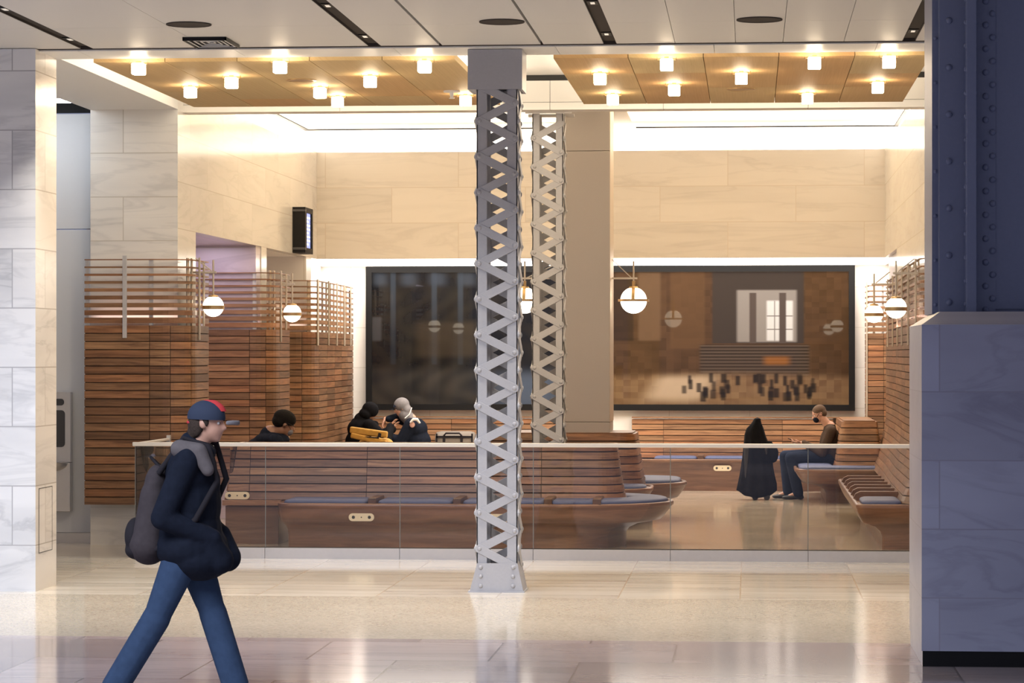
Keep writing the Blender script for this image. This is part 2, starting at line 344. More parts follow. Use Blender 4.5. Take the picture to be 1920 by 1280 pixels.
# white soffit around the coffer, split by fine joints
sf = MB()
for a, b in [(-16, -5.67), (-5.666, -4.33), (-4.326, -2.98), (-2.976, -1.62), (-1.616, -0.3), (-0.296, 1.05), (1.054, 8)]:
    sf.box(a, b, 23.07, 23.7, 4.565, 4.75)
for a, b in [(-16, -6.904), (-6.9, -5.97)]:
    y1 = 26.95 if a < -7 else 28.64
    sf.box(a, b, 23.704, y1, 4.565, 4.75)
sf.box(2.0, 8, 23.704, 28.95, 4.565, 4.75)
struct(sf.build('ceiling_soffit', 'soffit'))
# coffer
cf = MB()
cf.box(-6.2, 2.2, 23.5, 29.0, 4.92, 5.0)
cf.box(-6.02, -5.97, 23.7, 28.9, 4.75, 4.95); cf.box(2.0, 2.05, 23.7, 28.9, 4.75, 4.95); cf.box(-6.0, 2.05, 23.62, 23.7, 4.75, 4.95)
struct(cf.build('ceiling_coffer', 'white'))
bm_ = MB()
for a, b in [(-6.0, -4.3), (-4.296, -2.085), (-2.08, -0.9), (-0.896, 0.6), (0.604, 2.2)]:
    bm_.box(a, b, 28.91, 29.2, 4.555, 4.632); bm_.box(a, b, 28.92, 29.2, 4.637, 4.86)
struct(bm_.build('trim_2', 'cream'))
sbox('trim_3', 'joint', -6.0, 2.2, 28.93, 29.19, 4.56, 5.2)
# lofty ceiling over the seats
sbox('ceiling_room', 'cream', -6.4, 2.4, 29.2, 38.5, 5.10, 5.2)
lp = 0
for x0, x1 in [(-5.75, -4.6), (-4.59, -3.4), (-3.39, -2.2), (-1.55, -0.72), (-0.71, 0.12), (0.13, 0.9), (0.91, 1.65)]:
    b = MB(); b.box(x0, x1, 30.6, 36.6, 5.075, 5.10); o = b.build('ceiling_light_panel', 'lumin')
    lp += 1
    tag(o, ['luminous ceiling panel at the left end above the seats', 'luminous ceiling panel second from the left end', 'luminous ceiling panel just left of the lattice columns', 'luminous ceiling panel just right of the taupe column', 'luminous ceiling panel second right of the taupe column', 'luminous ceiling panel third right of the taupe column', 'luminous ceiling panel at the right end above the seats'][lp - 1], 'ceiling light', 'luminous panels in the room ceiling')
sl = MB(); sl.box(-6.1, -2.2, 37.84, 37.90, 5.085, 5.11); sl.box(-1.55, 2.0, 37.84, 37.90, 5.085, 5.11); sl.box(-6.12, -6.06, 30, 37.9, 5.085, 5.11); sl.box(1.95, 2.0, 30, 37.9, 5.085, 5.11)
struct(sl.build('trim_4', 'joint'))

# walls
pf = MB(); pf.box(-14, -6.0, 22.95, 23.655, 0, 4.575, 0)
for i, f in enumerate(pf.f):
    if i == 5: pf.m[i] = 1
struct(pf.build('wall_left', ['pillar_front', 'pillar_side']))
b = MB(); b.box(-6.003, -5.998, 23.06, 23.50, 0.32, 0.86)
struct(b.build('trim_5', 'pillar_side'))
b = MB()
for a in ((23.055, 23.505, 0.86, 0.865), (23.055, 23.505, 0.315, 0.32), (23.055, 23.06, 0.315, 0.865), (23.50, 23.505, 0.315, 0.865)): b.box(-6.002, -5.996, *a)
struct(b.build('trim_6', 'joint'))
# stone wall facing the hall, beside the screens
wb_ = MB(); wb_.box(-6.9, -5.97, 28.64, 29.59, 0, 4.79, 0)
wb_.m[5] = 1
struct(wb_.build('wall_left_return', ['wall_front', 'wall_side']))
ws = MB(); ws.box(-6.09, -5.97, 29.59, 33.63, 3.32, 4.79); ws.box(-6.09, -5.97, 33.63, 34.0, 0, 4.79); ws.box(-6.09, -5.97, 34.0, 37.5, 3.32, 4.79); ws.box(-6.09, -5.97, 37.5, 38.12, 3.32, 4.79)
struct(ws.build('wall_left_room', 'wall_side'))
b = MB(); b.box(-7.1, -5.98, 33.3, 33.62, 0, 3.4); struct(b.build('wall_left_niche', 'mauve'))
b = MB(); b.box(-7.1, -5.97, 37.08, 37.5, 0, 3.32); b.box(-7.1, -6.09, 34.0, 37.1, 3.32, 3.4); b.box(-7.1, -7.0, 33.6, 37.1, 0, 3.4); b.box(-7.0, -6.1, 33.63, 34.0, 0, 3.32); struct(b.build('wall_left_second_niche', 'alcove'))
b = MB(); b.box(-7.1, -6.09, 29.59, 33.6, 3.32, 3.4); b.box(-7.1, -7.0, 29.3, 33.5, 0, 3.4); struct(b.build('wall_left_niche_lining', 'mauve'))
b = MB(); b.box(-6.35, -6.25, 28.9, 38.4, 4.6, 5.15); b.box(-6.25, -6.09, 28.9, 38.3, 4.70, 4.76); b.box(-6.35, 2.3, 38.3, 38.4, 4.6, 5.15); b.box(-6.2, 2.1, 38.1, 38.3, 4.70, 4.76); b.box(2.1, 2.2, 28.9, 38.4, 4.6, 5.15); b.box(1.95, 2.1, 28.9, 38.3, 4.70, 4.76)
struct(b.build('trim_7', 'white'))
sbox('wall_back_upper', 'wall_back', -5.97, 1.83, 38.0, 38.12, 3.32, 4.79)
sbox('wall_back', 'alcove', -6.6, 2.6, 41.5, 41.65, 0, 3.4)
b = MB(); b.box(-6.6, 2.6, 38.12, 41.5, 3.335, 3.42); struct(b.build('ceiling_alcove', 'white'))
b = MB(); b.box(-6.6, -6.45, 37.5, 41.5, 0, 3.335); b.box(2.05, 2.2, 35, 41.5, 0, 3.335); b.box(-6.45, -6.09, 37.4, 37.5, 0, 3.335); struct(b.build('wall_alcove_sides', 'alcove'))
wr = MB(); wr.box(1.83, 1.95, 35.0, 38.12, 3.32, 4.79); wr.box(1.83, 1.95, 29.05, 35.0, 0, 4.79)
struct(wr.build('wall_right_room', 'wall_side'))
wr = MB(); wr.box(1.89, 2.04, 35, 38.1, 0, 3.33); struct(wr.build('wall_right_niche', 'mauve'))
sbox('wall_right', 'wall_front', 1.84, 6, 28.98, 29.05, 0, 4.565)
# passage with drinking fountain
b = MB(); b.box(-9.5, -6.905, 28.88, 29.0, 0.115, 3.318); b.box(-9.5, -6.905, 28.88, 29.0, 3.33, 4.545)
struct(b.build('wall_passage', 'disp_white'))
sbox('baseboard_passage', 'inox', -9.5, -6.9, 28.9, 29.0, 0, 0.11)
sbox('trim_8', 'joint', -6.915, -6.9, 28.8, 28.9, 0, 4.56)
b = MB(); b.box(-9.5, -6.9, 26.96, 28.9, 4.86, 4.95); b.box(-9.5, -6.8, 26.9, 26.96, 4.57, 4.9); b.box(-9.5, -6.9, 28.9, 28.96, 4.56, 4.9); b.box(-6.9, -6.86, 26.96, 28.9, 4.57, 4.9)
struct(b.build('ceiling_trough', 'black'))
t = thing('linear_light', 'slim white linear light in the black ceiling trough above the passage', 'light', (-7.4, 28.1, 4.62))
b = MB(); b.box(-8.3, -6.98, 28.05, 28.2, 4.60, 4.63); b.build('diffuser', 'linear', t)
b = MB(); b.box(-8.3, -6.96, 28.03, 28.22, 4.632, 4.67); b.box(-6.97, -6.95, 28.10, 28.16, 4.63, 4.86); b.build('housing', 'soffit', t)

# ------------------------------------------------------------------ riveted steel column on its stone pier, right
b = MB()
px0, py0, py1 = 1.097, 17.93, 19.30
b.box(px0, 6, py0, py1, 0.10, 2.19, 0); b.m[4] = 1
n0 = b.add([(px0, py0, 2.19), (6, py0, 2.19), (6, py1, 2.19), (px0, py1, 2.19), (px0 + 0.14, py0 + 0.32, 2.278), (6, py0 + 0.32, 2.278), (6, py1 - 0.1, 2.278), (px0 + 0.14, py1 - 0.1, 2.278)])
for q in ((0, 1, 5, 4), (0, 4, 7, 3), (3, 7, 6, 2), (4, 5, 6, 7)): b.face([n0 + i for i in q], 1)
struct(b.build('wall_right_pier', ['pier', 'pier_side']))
b = MB(); b.box(px0 + 0.006, 6, py0 + 0.006, py1, 0.0, 0.10, 0); b.m[4] = 1; struct(b.build('baseboard_right', ['black', 'pier_side']))
t = thing('steel_column', 'massive riveted blue-grey steel column standing on the stone pier', 'column', (1.6, 18.6, 2.278))
zc = 4.58; yc = 18.56
b = MB(); b.box(1.252, 1.62, yc, yc + 0.02, 2.27, zc)
for i in range(16):
    z = 2.31 + i * 0.155
    b.sphere((1.315, yc, 2.345 + i * 0.311), (0.023, 0.020, 0.023), 12, 8) if i < 8 else None
    b.sphere((1.555, yc, 2.295 + i * 0.157), (0.022, 0.019, 0.022), 12, 8) if i < 15 else None
for i in range(15): b.sphere((1.60, yc, 2.37 + i * 0.157), (0.022, 0.019, 0.022), 12, 8)
b.build('front_plate', 'steel', t)
b = MB(); b.box(1.21, 1.252, yc + 0.10, yc + 0.9, 2.27, zc)
for i in range(8): b.sphere((1.232, yc + 0.10, 2.33 + i * 0.296), (0.014, 0.012, 0.014), 10, 6)
b.build('side_flange', 'steel', t)
b = MB(); b.box(1.418, 1.482, yc - 0.16, yc, 2.243, zc)
for i in range(15):
    b.sphere((1.418, yc - 0.07, 2.33 + i * 0.155), (0.012, 0.017, 0.017), 10, 6); b.sphere((1.482, yc - 0.07, 2.33 + i * 0.155), (0.012, 0.017, 0.017), 10, 6)
b.build('angle_bar', 'steel', t, 0.004)
b = MB(); b.box(1.62, 3.2, yc + 0.012, yc + 0.03, 2.30, zc); b.box(1.25, 3.2, yc + 0.03, yc + 0.9, 2.27, zc); b.build('web', 'steel', t)

# ------------------------------------------------------------------ lattice columns
def lattice(name, label, x0, x1, y0, y1, z0, z1, m, strip, pitch, phase, over=0.0):
    t = thing(name, label, 'column', ((x0 + x1) / 2, (y0 + y1) / 2, 0))
    for sx in (0, 1):
        for sy in (0, 1):
            b = MB(); X = x1 if sx else x0; Y = y1 if sy else y0; dx = -1 if sx else 1; dy = -1 if sy else 1; th = 0.012
            b.box(min(X, X + dx * strip), max(X, X + dx * strip), min(Y, Y + dy * th), max(Y, Y + dy * th), z0, z1)
            b.box(min(X, X + dx * th), max(X, X + dx * th), min(Y, Y + dy * strip), max(Y, Y + dy * strip), z0, z1)
            b.build('corner_angle', m, t, 0.002, 1)
    def face_lacing(nm, org, ux, nrm, width, flip):
        b = MB(); org = Vector(org); ux = Vector(ux); nrm = Vector(nrm); half = pitch / 2; i = -1; bw = 0.070
        e = 0.025
        z = z0 + phase
        k = 0
        while True:
            za = z + k * half; zb = za + half
            if zb > z1 - 0.02 + over: break
            if za >= z0:
                L_, R_ = org + ux * e, org + ux * (width - e)
                # from the lower rivet of this bar to the upper one; bars run like a zigzag
                a, c = (R_, L_) if (k % 2 == 0) != flip else (L_, R_)
                lay = 0.008 if k % 2 == 0 else 0.003
                p0 = a + Vector((0, 0, za)) + nrm * lay; p1 = c + Vector((0, 0, zb)) + nrm * lay
                d = (p1 - p0).normalized(); s_ = d.cross(nrm)
                pts = []
                for q in range(9): ang = -PI / 2 + PI * q / 8; pts.append(p1 + (d * math.cos(ang) + s_ * math.sin(ang)) * bw / 2)
                for q in range(9): ang = PI / 2 + PI * q / 8; pts.append(p0 + (d * math.cos(ang) + s_ * math.sin(ang)) * bw / 2)
                if nrm.dot((pts[1] - pts[0]).cross(pts[2] - pts[1])) < 0: pts = pts[::-1]
                b.prism([p - nrm * 0.004 for p in pts], nrm * 0.010)
                if k % 2 == 0:
                    for p in (p0, p1): b.sphere(p + nrm * 0.006, tuple(0.011 if abs(q_) > 0.5 else 0.0195 for q_ in nrm), 10, 6)
            k += 1
        b.build(nm, m, t, 0.0015, 1)
    W_ = x1 - x0; D_ = y1 - y0
    face_lacing('front_lacing', (x0, y0, 0), (1, 0, 0), (0, -1, 0), W_, False)
    face_lacing('back_lacing', (x0, y1, 0), (1, 0, 0), (0, 1, 0), W_, True)
    face_lacing('side_lacing', (x0, y0, 0), (0, 1, 0), (-1, 0, 0), D_, False)
    face_lacing('side_lacing', (x1, y0, 0), (0, 1, 0), (1, 0, 0), D_, False)
    return t
LX0, LX1, LY0, LY1 = -2.291, -1.945, 23.22, 23.57
t = lattice('lattice_column', 'tall grey riveted lattice steel column standing in front of the glass barrier', LX0, LX1, LY0, LY1, 0.16, 4.24, 'post', 0.088, 0.2998, 0.055, 0.25)
for s_, y in ((-1, LY0 - 0.018), (1, LY1 + 0.018)):
    b = MB(); y2 = y + 0.016 * (-s_) * -1
    pts = [(-2.35, y, 0.0), (-1.892, y, 0.0), (-1.945, y, 0.245), (-2.285, y, 0.245)]
    b.prism(pts, (0, 0.016, 0))
    for X in (-2.255, -1.983):
        for z in (0.055, 0.135, 0.21): b.sphere((X, y if s_ < 0 else y + 0.016, z), 0.019, 10, 6)
    b.build('base_plate', 'post', t)
for s_ in (0, 1):
    b = MB(); X = -2.350 if s_ == 0 else -1.892; X2 = -2.285 if s_ == 0 else -1.945
    b.prism([(X, LY0 - 0.02, 0), (X, LY1 + 0.02, 0), (X2, LY1 + 0.02, 0.245), (X2, LY0 - 0.02, 0.245)], (0.014 if s_ == 0 else -0.014, 0, 0)); b.build('base_plate', 'post', t)
b = MB(); b.box(-2.36, -1.885, LY0 - 0.03, LY1 + 0.03, 0, 0.012); b.build('foot', 'post', t)
# square collar wrapping the head of the column
b = MB(); cx0, cx1, cy0, cy1 = -2.363, -1.904, 23.19, 23.64
b.box(cx0, cx1, cy0, cy0 + 0.02, 4.225, 4.56); b.box(cx0, cx1, cy1 - 0.02, cy1, 4.225, 4.56); b.box(cx0, cx0 + 0.02, cy0 + 0.02, cy1 - 0.02, 4.225, 4.56); b.box(cx1 - 0.02, cx1, cy0 + 0.02, cy1 - 0.02, 4.225, 4.56)
b.box(cx0 + 0.02, cx1 - 0.02, cy0 + 0.02, LY0 - 0.016, 4.227, 4.24); b.box(cx0 + 0.02, cx1 - 0.02, LY1 + 0.016, cy1 - 0.02, 4.227, 4.24); b.box(cx0 + 0.02, LX0 - 0.016, cy0 + 0.03, cy1 - 0.03, 4.227, 4.24); b.box(LX1 + 0.016, cx1 - 0.02, cy0 + 0.03, cy1 - 0.03, 4.227, 4.24)
b.build('collar', 'post', t)
Y2 = 29.23
t = lattice('lattice_column', 'slimmer pale grey lattice steel column beside the taupe clad column', P(998, 600, Y=Y2).x, P(1056, 600, Y=Y2).x, Y2, Y2 + 0.33, 0.0, 4.55, 'post2', 0.078, 0.3034, 0.188)
b = MB(); xa, xb = P(985, 214, Y=29.22).x, P(1072, 214, Y=29.22).x
b.box(xa, xb, 29.205, Y2 - 0.03, 4.54, 4.57); b.box(xa, xb, Y2 + 0.36, Y2 + 0.45, 4.54, 4.57); b.build('collar', 'cream', t)

# taupe clad column behind
KX0, KX1, KY0, KY1 = P(1057, 600, Y=32.4).x, P(1143, 600, Y=32.4).x, 32.4, 33.25
t = thing('clad_column', 'flat taupe clad column beside the slimmer lattice column', 'column', ((KX0 + KX1) / 2, 32.8, 0))
for z0, z1 in ((0, 1.205), (1.21, 4.375), (4.38, 5.1)):
    b = MB(); b.box(KX0, KX1, KY0, KY1, z0, z1); b.build('panel', 'clad', t, 0.003)
b = MB(); b.box(KX1, KX1 + 0.006, KY0 + 0.02, KY1 - 0.02, 1.21, 5.1); b.build('edge_strip', 'edge_metal', t)

# ------------------------------------------------------------------ timber builders
def tint(lo=0.55, hi=1.35):
    a = random.uniform(lo, hi); k = random.uniform(-0.10, 0.10)
    return (a, a * (1 + k), a * (1 + k * 1.6))
def boards(mb, path, rows, thick=0.03, cuts=(), off=lambda z: 0.0, closed=False, core=True, lo=0.55, hi=1.35, gap=0.003):
    pts = [Vector((p[0], p[1])) for p in path]
    if closed: pts = pts + [pts[0].copy()]
    n = len(pts); nrm = []
    for i in range(n):
        a = pts[i - 1] if i > 0 else (pts[-2] if closed else pts[0]); c = pts[i + 1] if i < n - 1 else (pts[1] if closed else pts[-1])
        d1 = (pts[i] - a); d2 = (c - pts[i])
        d1 = d1.normalized() if d1.length > 1e-9 else d2.normalized(); d2 = d2.normalized() if d2.length > 1e-9 else d1
        d = (d1 + d2).normalized(); s = max(0.5, d.dot(d1)); nrm.append(Vector((d.y, -d.x)) / s)
    cs = [0.0]
    for i in range(1, n): cs.append(cs[-1] + (pts[i] - pts[i - 1]).length)
    def at(s):
        s = min(max(s, 0), cs[-1])
        for i in range(1, n):
            if s <= cs[i] + 1e-9:
                f = (s - cs[i - 1]) / max(1e-9, cs[i] - cs[i - 1]); return pts[i - 1].lerp(pts[i], f), nrm[i - 1].lerp(nrm[i], f)
        return pts[-1], nrm[-1]
    def strip(s0, s1, za, zb, o1, o2, m, tn, endcap=True):
        ss = [s0] + [c for c in cs if s0 + 1e-4 < c < s1 - 1e-4] + [s1]
        ru = random.uniform(0, 50); rv = random.uniform(0, 50)
        q = []
        for s in ss:
            p, nn = at(s)
            for (z, oo) in ((za, o1), (zb, o1), (za, o2), (zb, o2)):
                d = p + nn * (off(z) + oo); q.append((d.x, d.y, z))
        b = mb.add(q)
        for i in range(len(ss) - 1):
            A = b + 4 * i; B = A + 4; u0, u1 = ss[i] + ru, ss[i + 1] + ru
            mb.face((A, B, B + 1, A + 1), m, tn, [(u0, rv + za), (u1, rv + za), (u1, rv + zb), (u0, rv + zb)])
            mb.face((A + 2, A + 3, B + 3, B + 2), m, tn, [(u0, rv), (u0, rv + .1), (u1, rv + .1), (u1, rv)])
            mb.face((A + 1, B + 1, B + 3, A + 3), m, tn, [(u0, rv), (u1, rv), (u1, rv + .03), (u0, rv + .03)])
            mb.face((A, A + 2, B + 2, B), m, tn, [(u0, rv), (u0, rv + .03), (u1, rv + .03), (u1, rv)])
        E_ = b + 4 * (len(ss) - 1)
        mb.face((b, b + 1, b + 3, b + 2), m, tn); mb.face((E_, E_ + 2, E_ + 3, E_ + 1), m, tn)
    bounds = [0.0] + list(cuts) + [cs[-1]]
    for za, zb in rows:
        for a, c in zip(bounds[:-1], bounds[1:]):
            g0 = gap if a > 0 else 0; g1 = gap if c < cs[-1] else 0
            strip(a + g0, c - g1, za, zb, 0.0, -thick, 0, tint(lo, hi))
    if core:
        for i, (za, zb) in enumerate(rows):
            strip(0.004, cs[-1] - 0.004, za + (0.004 if i == 0 else 0), rows[i + 1][0] if i < len(rows) - 1 else zb - 0.004, -thick * 0.45, -thick * 1.2, 1, WHITE)
    return at, cs[-1]
def arc(cx, cy, r, a0, a1, n=8): return [(cx + r * math.cos(a0 + (a1 - a0) * i / n), cy + r * math.sin(a0 + (a1 - a0) * i / n)) for i in range(n + 1)]
def rrect(x0, x1, y0, y1, rad, n=9):
    r = [max(0.004, min(q, (x1 - x0) / 2 - 1e-3, (y1 - y0) / 2 - 1e-3)) for q in rad]  # corners x0y0, x1y0, x1y1, x0y1 ; ccw
    p = arc(x0 + r[0], y0 + r[0], r[0], PI, 1.5 * PI, n) + arc(x1 - r[1], y0 + r[1], r[1], 1.5 * PI, 2 * PI, n) + arc(x1 - r[2], y1 - r[2], r[2], 0, PI / 2, n) + arc(x0 + r[3], y1 - r[3], r[3], PI / 2, PI, n)
    return p
def rows_of(z0, z1, n, gap=0.007):
    h = (z1 - z0) / n; return [(z0 + i * h, z0 + (i + 1) * h - gap) for i in range(n)]
SLATS = [(2.355 + i * 0.0792 - (0.058 - i * 0.0058) / 2, 2.355 + i * 0.0792 + (0.058 - i * 0.0058) / 2) for i in range(9)]

def loft_uv(mb, rings, m=0, chunk=1.3, cap=True, tl=0.75, th=1.15):
    k = len(rings[0]); n = mb.add([p for r in rings for p in r])
    s = [0.0]; mid = rings[len(rings) // 2]
    for i in range(k): s.append(s[-1] + (Vector(mid[(i + 1) % k]) - Vector(mid[i])).length)
    nc = int(s[-1] / chunk) + 1; tn = [tint(tl, th) for _ in range(nc + 1)]; vv = 0
    for a in range(len(rings) - 1):
        dv = (Vector(rings[a + 1][0]) - Vector(rings[a][0])).length
        for i in range(k):
            j = (i + 1) % k
            mb.face([n + a * k + i, n + a * k + j, n + (a + 1) * k + j, n + (a + 1) * k + i], m, tn[int(s[i] / chunk)], [(s[i], vv), (s[i + 1], vv), (s[i + 1], vv + dv), (s[i], vv + dv)], sm=True)
        vv += dv
    if cap:
        c = mb.add(rings[-1]); mb.face([c + i for i in range(k)], m, tn[0], [(p[0], p[1]) for p in rings[-1]])
def tray(parent, x0, x1, y0, y1, rad, ins, name='seat_tray'):
    # ins: floor insets of the four sides (x0, x1, y0, y1); the tray flares out from the plinth to the lip
    prof = [(1.0, 0.0, 0), (1.0, 0.13, 0), (0.93, 0.185, 0), (0.72, 0.235, 0), (0.40, 0.262, 0), (0.26, 0.275, 0), (0.16, 0.33, 0), (0.05, 0.40, 0), (0.045, 0.415, 0), (0.0, 0.42, 0.004), (0.0, 0.455, 0.0), (0, 0.466, 0.01), (0, 0.466, 0.035), (0, 0.446, 0.045)]
    mb = MB(); rings = []
    for f, z, e in prof:
        a = [q * f + e for q in ins]
        X0, X1, Y0, Y1 = x0 + a[0], x1 - a[1], y0 + a[2], y1 - a[3]
        md = [(a[0] + a[2]) / 2, (a[1] + a[2]) / 2, (a[1] + a[3]) / 2, (a[0] + a[3]) / 2]
        rings.append([(p[0], p[1], z) for p in rrect(X0, X1, Y0, Y1, [max(0.02, r - d * 0.8) for r, d in zip(rad, md)])])
    loft_uv(mb, rings)
    return mb.build(name, 'tray', parent)
def cushion(parent, x0, x1, y0, y1, rad=(0.06,) * 4, z=0.446, h=0.055):
    mb = MB(); rings = []
    for e, dz in ((0.012, 0.0), (0.0, 0.016), (0.0, h * 0.6), (0.012, h * 0.85), (0.04, h), (0.09, h * 1.05)):
        rings.append([(p[0], p[1], z + dz) for p in rrect(x0 + e, x1 - e, y0 + e, y1 - e, [max(0.01, r - e * 0.6) for r in rad])])
    mb.loft(rings, sm=True); return mb.build('cushion', 'cushion', parent)
def outlet(parent, c, ux, nrm, s=1.0):
    c, ux, nrm = Vector(c), Vector(ux).normalized(), Vector(nrm).normalized(); up = Vector((0, 0, 1))
    mb = MB(); h = 0.040 * s; hw = 0.132 * s - h; pts = []
    for q in range(13): a = -PI / 2 + PI * q / 12; pts.append(c + ux * (hw + h * math.cos(a)) + up * (h * math.sin(a)))
    for q in range(13): a = PI / 2 + PI * q / 12; pts.append(c + ux * (-hw + h * math.cos(a)) + up * (h * math.sin(a)))
    if nrm.dot((pts[1] - pts[0]).cross(pts[2] - pts[1])) < 0: pts = pts[::-1]
    mb.prism(pts, nrm * 0.012)
    o = mb.build('power_outlet', 'outlet', parent)
    for f, r in ((-0.63, 0.017), (0, 0.007), (0.63, 0.017)):
        k = MB(); cc = c + ux * (f * 0.132 * s) + nrm * 0.0115
        k.prism([cc + (ux * math.cos(a) + up * math.sin(a)) * r * s for a in [2 * PI * i / 14 for i in range(14)]], nrm * 0.002); k.build('socket', 'joint', o)
    ring = MB(); cc = c + nrm * 0.0118
    for i in range(20):
        a0, a1 = 2 * PI * i / 20, 2 * PI * (i + 1) / 20
        q = [cc + (ux * math.cos(a) + up * math.sin(a)) * r for a, r in ((a0, 0.026 * s), (a1, 0.026 * s), (a1, 0.029 * s), (a0, 0.029 * s))]
        nn = ring.add(q); ring.face((nn, nn + 1, nn + 2, nn + 3))
    ring.build('socket_ring', 'edge_metal', o)
def backrest(parent, x0, x1, y0, y1, rad, nrow, top=1.07, inset=0.16, cuts=(), cap=True, name='backrest', start=0.467):
    mb = MB(); path = rrect(x0, x1, y0, y1, rad)
    lean = lambda z: -inset * ((z - start) / (top - start)) ** 0.8 if z > start else 0
    boards(mb, path, rows_of(start, top, nrow, 0.013), 0.03, cuts, lean, True, lo=0.6, hi=1.3)
    if cap:
        i_ = inset + 0.028; c = [(p[0], p[1], top - 0.02) for p in rrect(x0 + i_, x1 - i_, y0 + i_, y1 - i_, [max(0.02, q - i_) for q in rad])]
        mb.prism(c, (0, 0, 0.022), 0, (0.8, 0.8, 0.8))
    return mb.build(name, ['walnut', 'core'], parent)
def divider(parent, x, y0, y1, w=0.042, h=0.075, name='divider'):
    mb = MB(); mb.box(x - w, x + w, y0, y1, 0.446, 0.446 + h, 0, (0.5, 0.5, 0.5)); return mb.build(name, 'tray', parent, 0.006)

# ------------------------------------------------------------------ long bench behind the glass
t = thing('long_bench', 'long curved-end walnut bench with blue cushions right behind the glass barrier', 'bench', (-3, 29.2, 0))
tray(t, -4.87, -0.80, 28.27, 30.25, (0.14, 0.97, 0.97, 0.14), (0.10, 0.50, 0.17, 0.3))
backrest(t, -5.55, -1.30, 28.98, 29.72, (0.05, 0.28, 0.28, 0.05), 7, 1.07, 0.10, (0.30, 1.55, 3.4), cap=False)
mb = MB(); mb.box(-5.52, -4.95, 28.93, 29.7, 0.0, 0.40, 0, (0.62, 0.6, 0.6)); mb.box(-5.55, -4.92, 28.90, 29.72, 0.405, 0.462, 0, (1.1, 1.1, 1.1)); mb.box(-5.55, -4.92, 29.72, 30.2, 0.36, 0.46, 0, (0.8, 0.8, 0.8)); mb.build('end_box', 'tray', t, 0.004)
cush = [(-4.80, -3.93), (-3.82, -3.05), (-2.94, -2.10), (-1.98, -1.42)]
for a, c in cush[:3]: cushion(t, a, c, 28.33, 28.93)
cushion(t, -2.04, -1.62, 28.33, 28.93)
# end cushion wraps round the curved end
mb = MB(); rings = []
for e, dz in ((0.012, 0.0), (0.0, 0.016), (0.0, 0.035), (0.012, 0.047), (0.04, 0.055)):
    outer = arc(-1.80, 29.26, 0.94 - e, -PI / 2, PI / 2, 20); inner = arc(-1.62, 29.34, 0.36 + e, PI / 2, -PI / 2, 20)
    rings.append([(p[0], p[1], 0.446 + dz) for p in [(-1.50, 28.32 + e)] * 0 + outer + inner])
k = len(rings[0]); nn = mb.add([p for r in rings for p in r])
for a in range(len(rings) - 1):
    for i in range(k): j = (i + 1) % k; mb.face([nn + a * k + i, nn + a * k + j, nn + (a + 1) * k + j, nn + (a + 1) * k + i], sm=True)
a = len(rings) - 1; h = k // 2
for i in range(h - 1): mb.face([nn + a * k + i, nn + a * k + i + 1, nn + a * k + k - 2 - i, nn + a * k + k - 1 - i], sm=True)
mb.build('end_cushion', 'cushion', t)
for x in (-3.875, -2.995, -2.06, -1.0 - 0.56): divider(t, x, 28.31, 28.95)
for x in (-3.98, -2.565): outlet(t, (x, 28.291, 0.325), (1, 0, 0), (0, -1, 0.0))
outlet(t, (-5.40, 28.975, 0.507), (1, 0, 0), (0, -1, 0))

# island bench around the clad column
t = thing('island_bench', 'double-ended walnut island bench with blue cushions around the taupe column', 'bench', (-2.2, 33, 0))
tray(t, -3.6, -1.12, 31.55, 32.95, (0.3, 0.5, 0.4, 0.3), (0.35, 0.4, 0.2, 0.2))
tray(t, -3.62, -0.76, 32.75, 34.6, (0.3, 0.9, 0.9, 0.3), (0.35, 0.42, 0.2, 0.2), 'seat_tray')
backrest(t, -3.25, -1.235, 32.12, 33.55, (0.3, 0.3, 0.3, 0.3), 7, 1.085, 0.10, (1.0, 3.2))
cushion(t, -1.85, -1.19, 31.62, 32.2, (0.1, 0.3, 0.1, 0.1)); cushion(t, -1.75, -0.84, 33.0, 34.5, (0.1, 0.65, 0.65, 0.1)); cushion(t, -2.75, -1.95, 31.62, 32.1)
# ------------------------------------------------------------------ benches along the far wall
def wall_bench(label, x0, x1, cushs, divs, cuts, outs, rad):
    t = thing('wall_bench', label, 'bench', ((x0 + x1) / 2, 41, 0), 'walnut benches along the picture wall')
    mb = MB(); rings = []
    for e, z in ((0.0, 0.0), (0.0, 0.40), (-0.03, 0.412), (-0.035, 0.455), (-0.025, 0.466), (0.02, 0.466), (0.03, 0.446)):
        rings.append([(p[0], p[1], z) for p in rrect(x0 + 0.03 + e, x1 - 0.03 - e, 40.70 + e, 41.42, rad)])
    loft_uv(mb, rings, tl=0.5, th=0.75); mb.build('seat_tray', 'tray', t)
    mb = MB(); boards(mb, [(x0, 41.28), (x1, 41.28)], rows_of(0.467, 1.05, 7, 0.012), 0.03, cuts, lambda z: 0.06 - 0.10 * (z - 0.467), lo=0.9, hi=1.5)
    mb.box(x0, x1, 41.25, 41.45, 1.052, 1.07, 0, (1, 1, 1)); mb.build('backrest', ['walnut', 'core'], t)
    for a, c in cushs: cushion(t, a, c, 40.72, 41.2)
    for x in divs: divider(t, x, 40.70, 41.2)
    for x in outs: outlet(t, (x, 40.70, 0.335), (1, 0, 0), (0, -1, 0))
wall_bench('walnut wall bench under the brown picture, behind the draped suitcase', -1.75, 1.66, [(-1.4, -0.78), (-0.66, 0.05), (0.17, 0.9)], [-0.72, 0.11], (0.47, 2.23), [-0.40], (0.25, 0.05, 0.02, 0.02))
wall_bench('walnut wall bench under the dark blue picture', -5.75, -2.45, [(-5.1, -4.3), (-4.2, -3.4), (-3.3, -2.55)], [-4.25, -3.35], (1.3, 2.5), [], (0.05, 0.25, 0.02, 0.02))
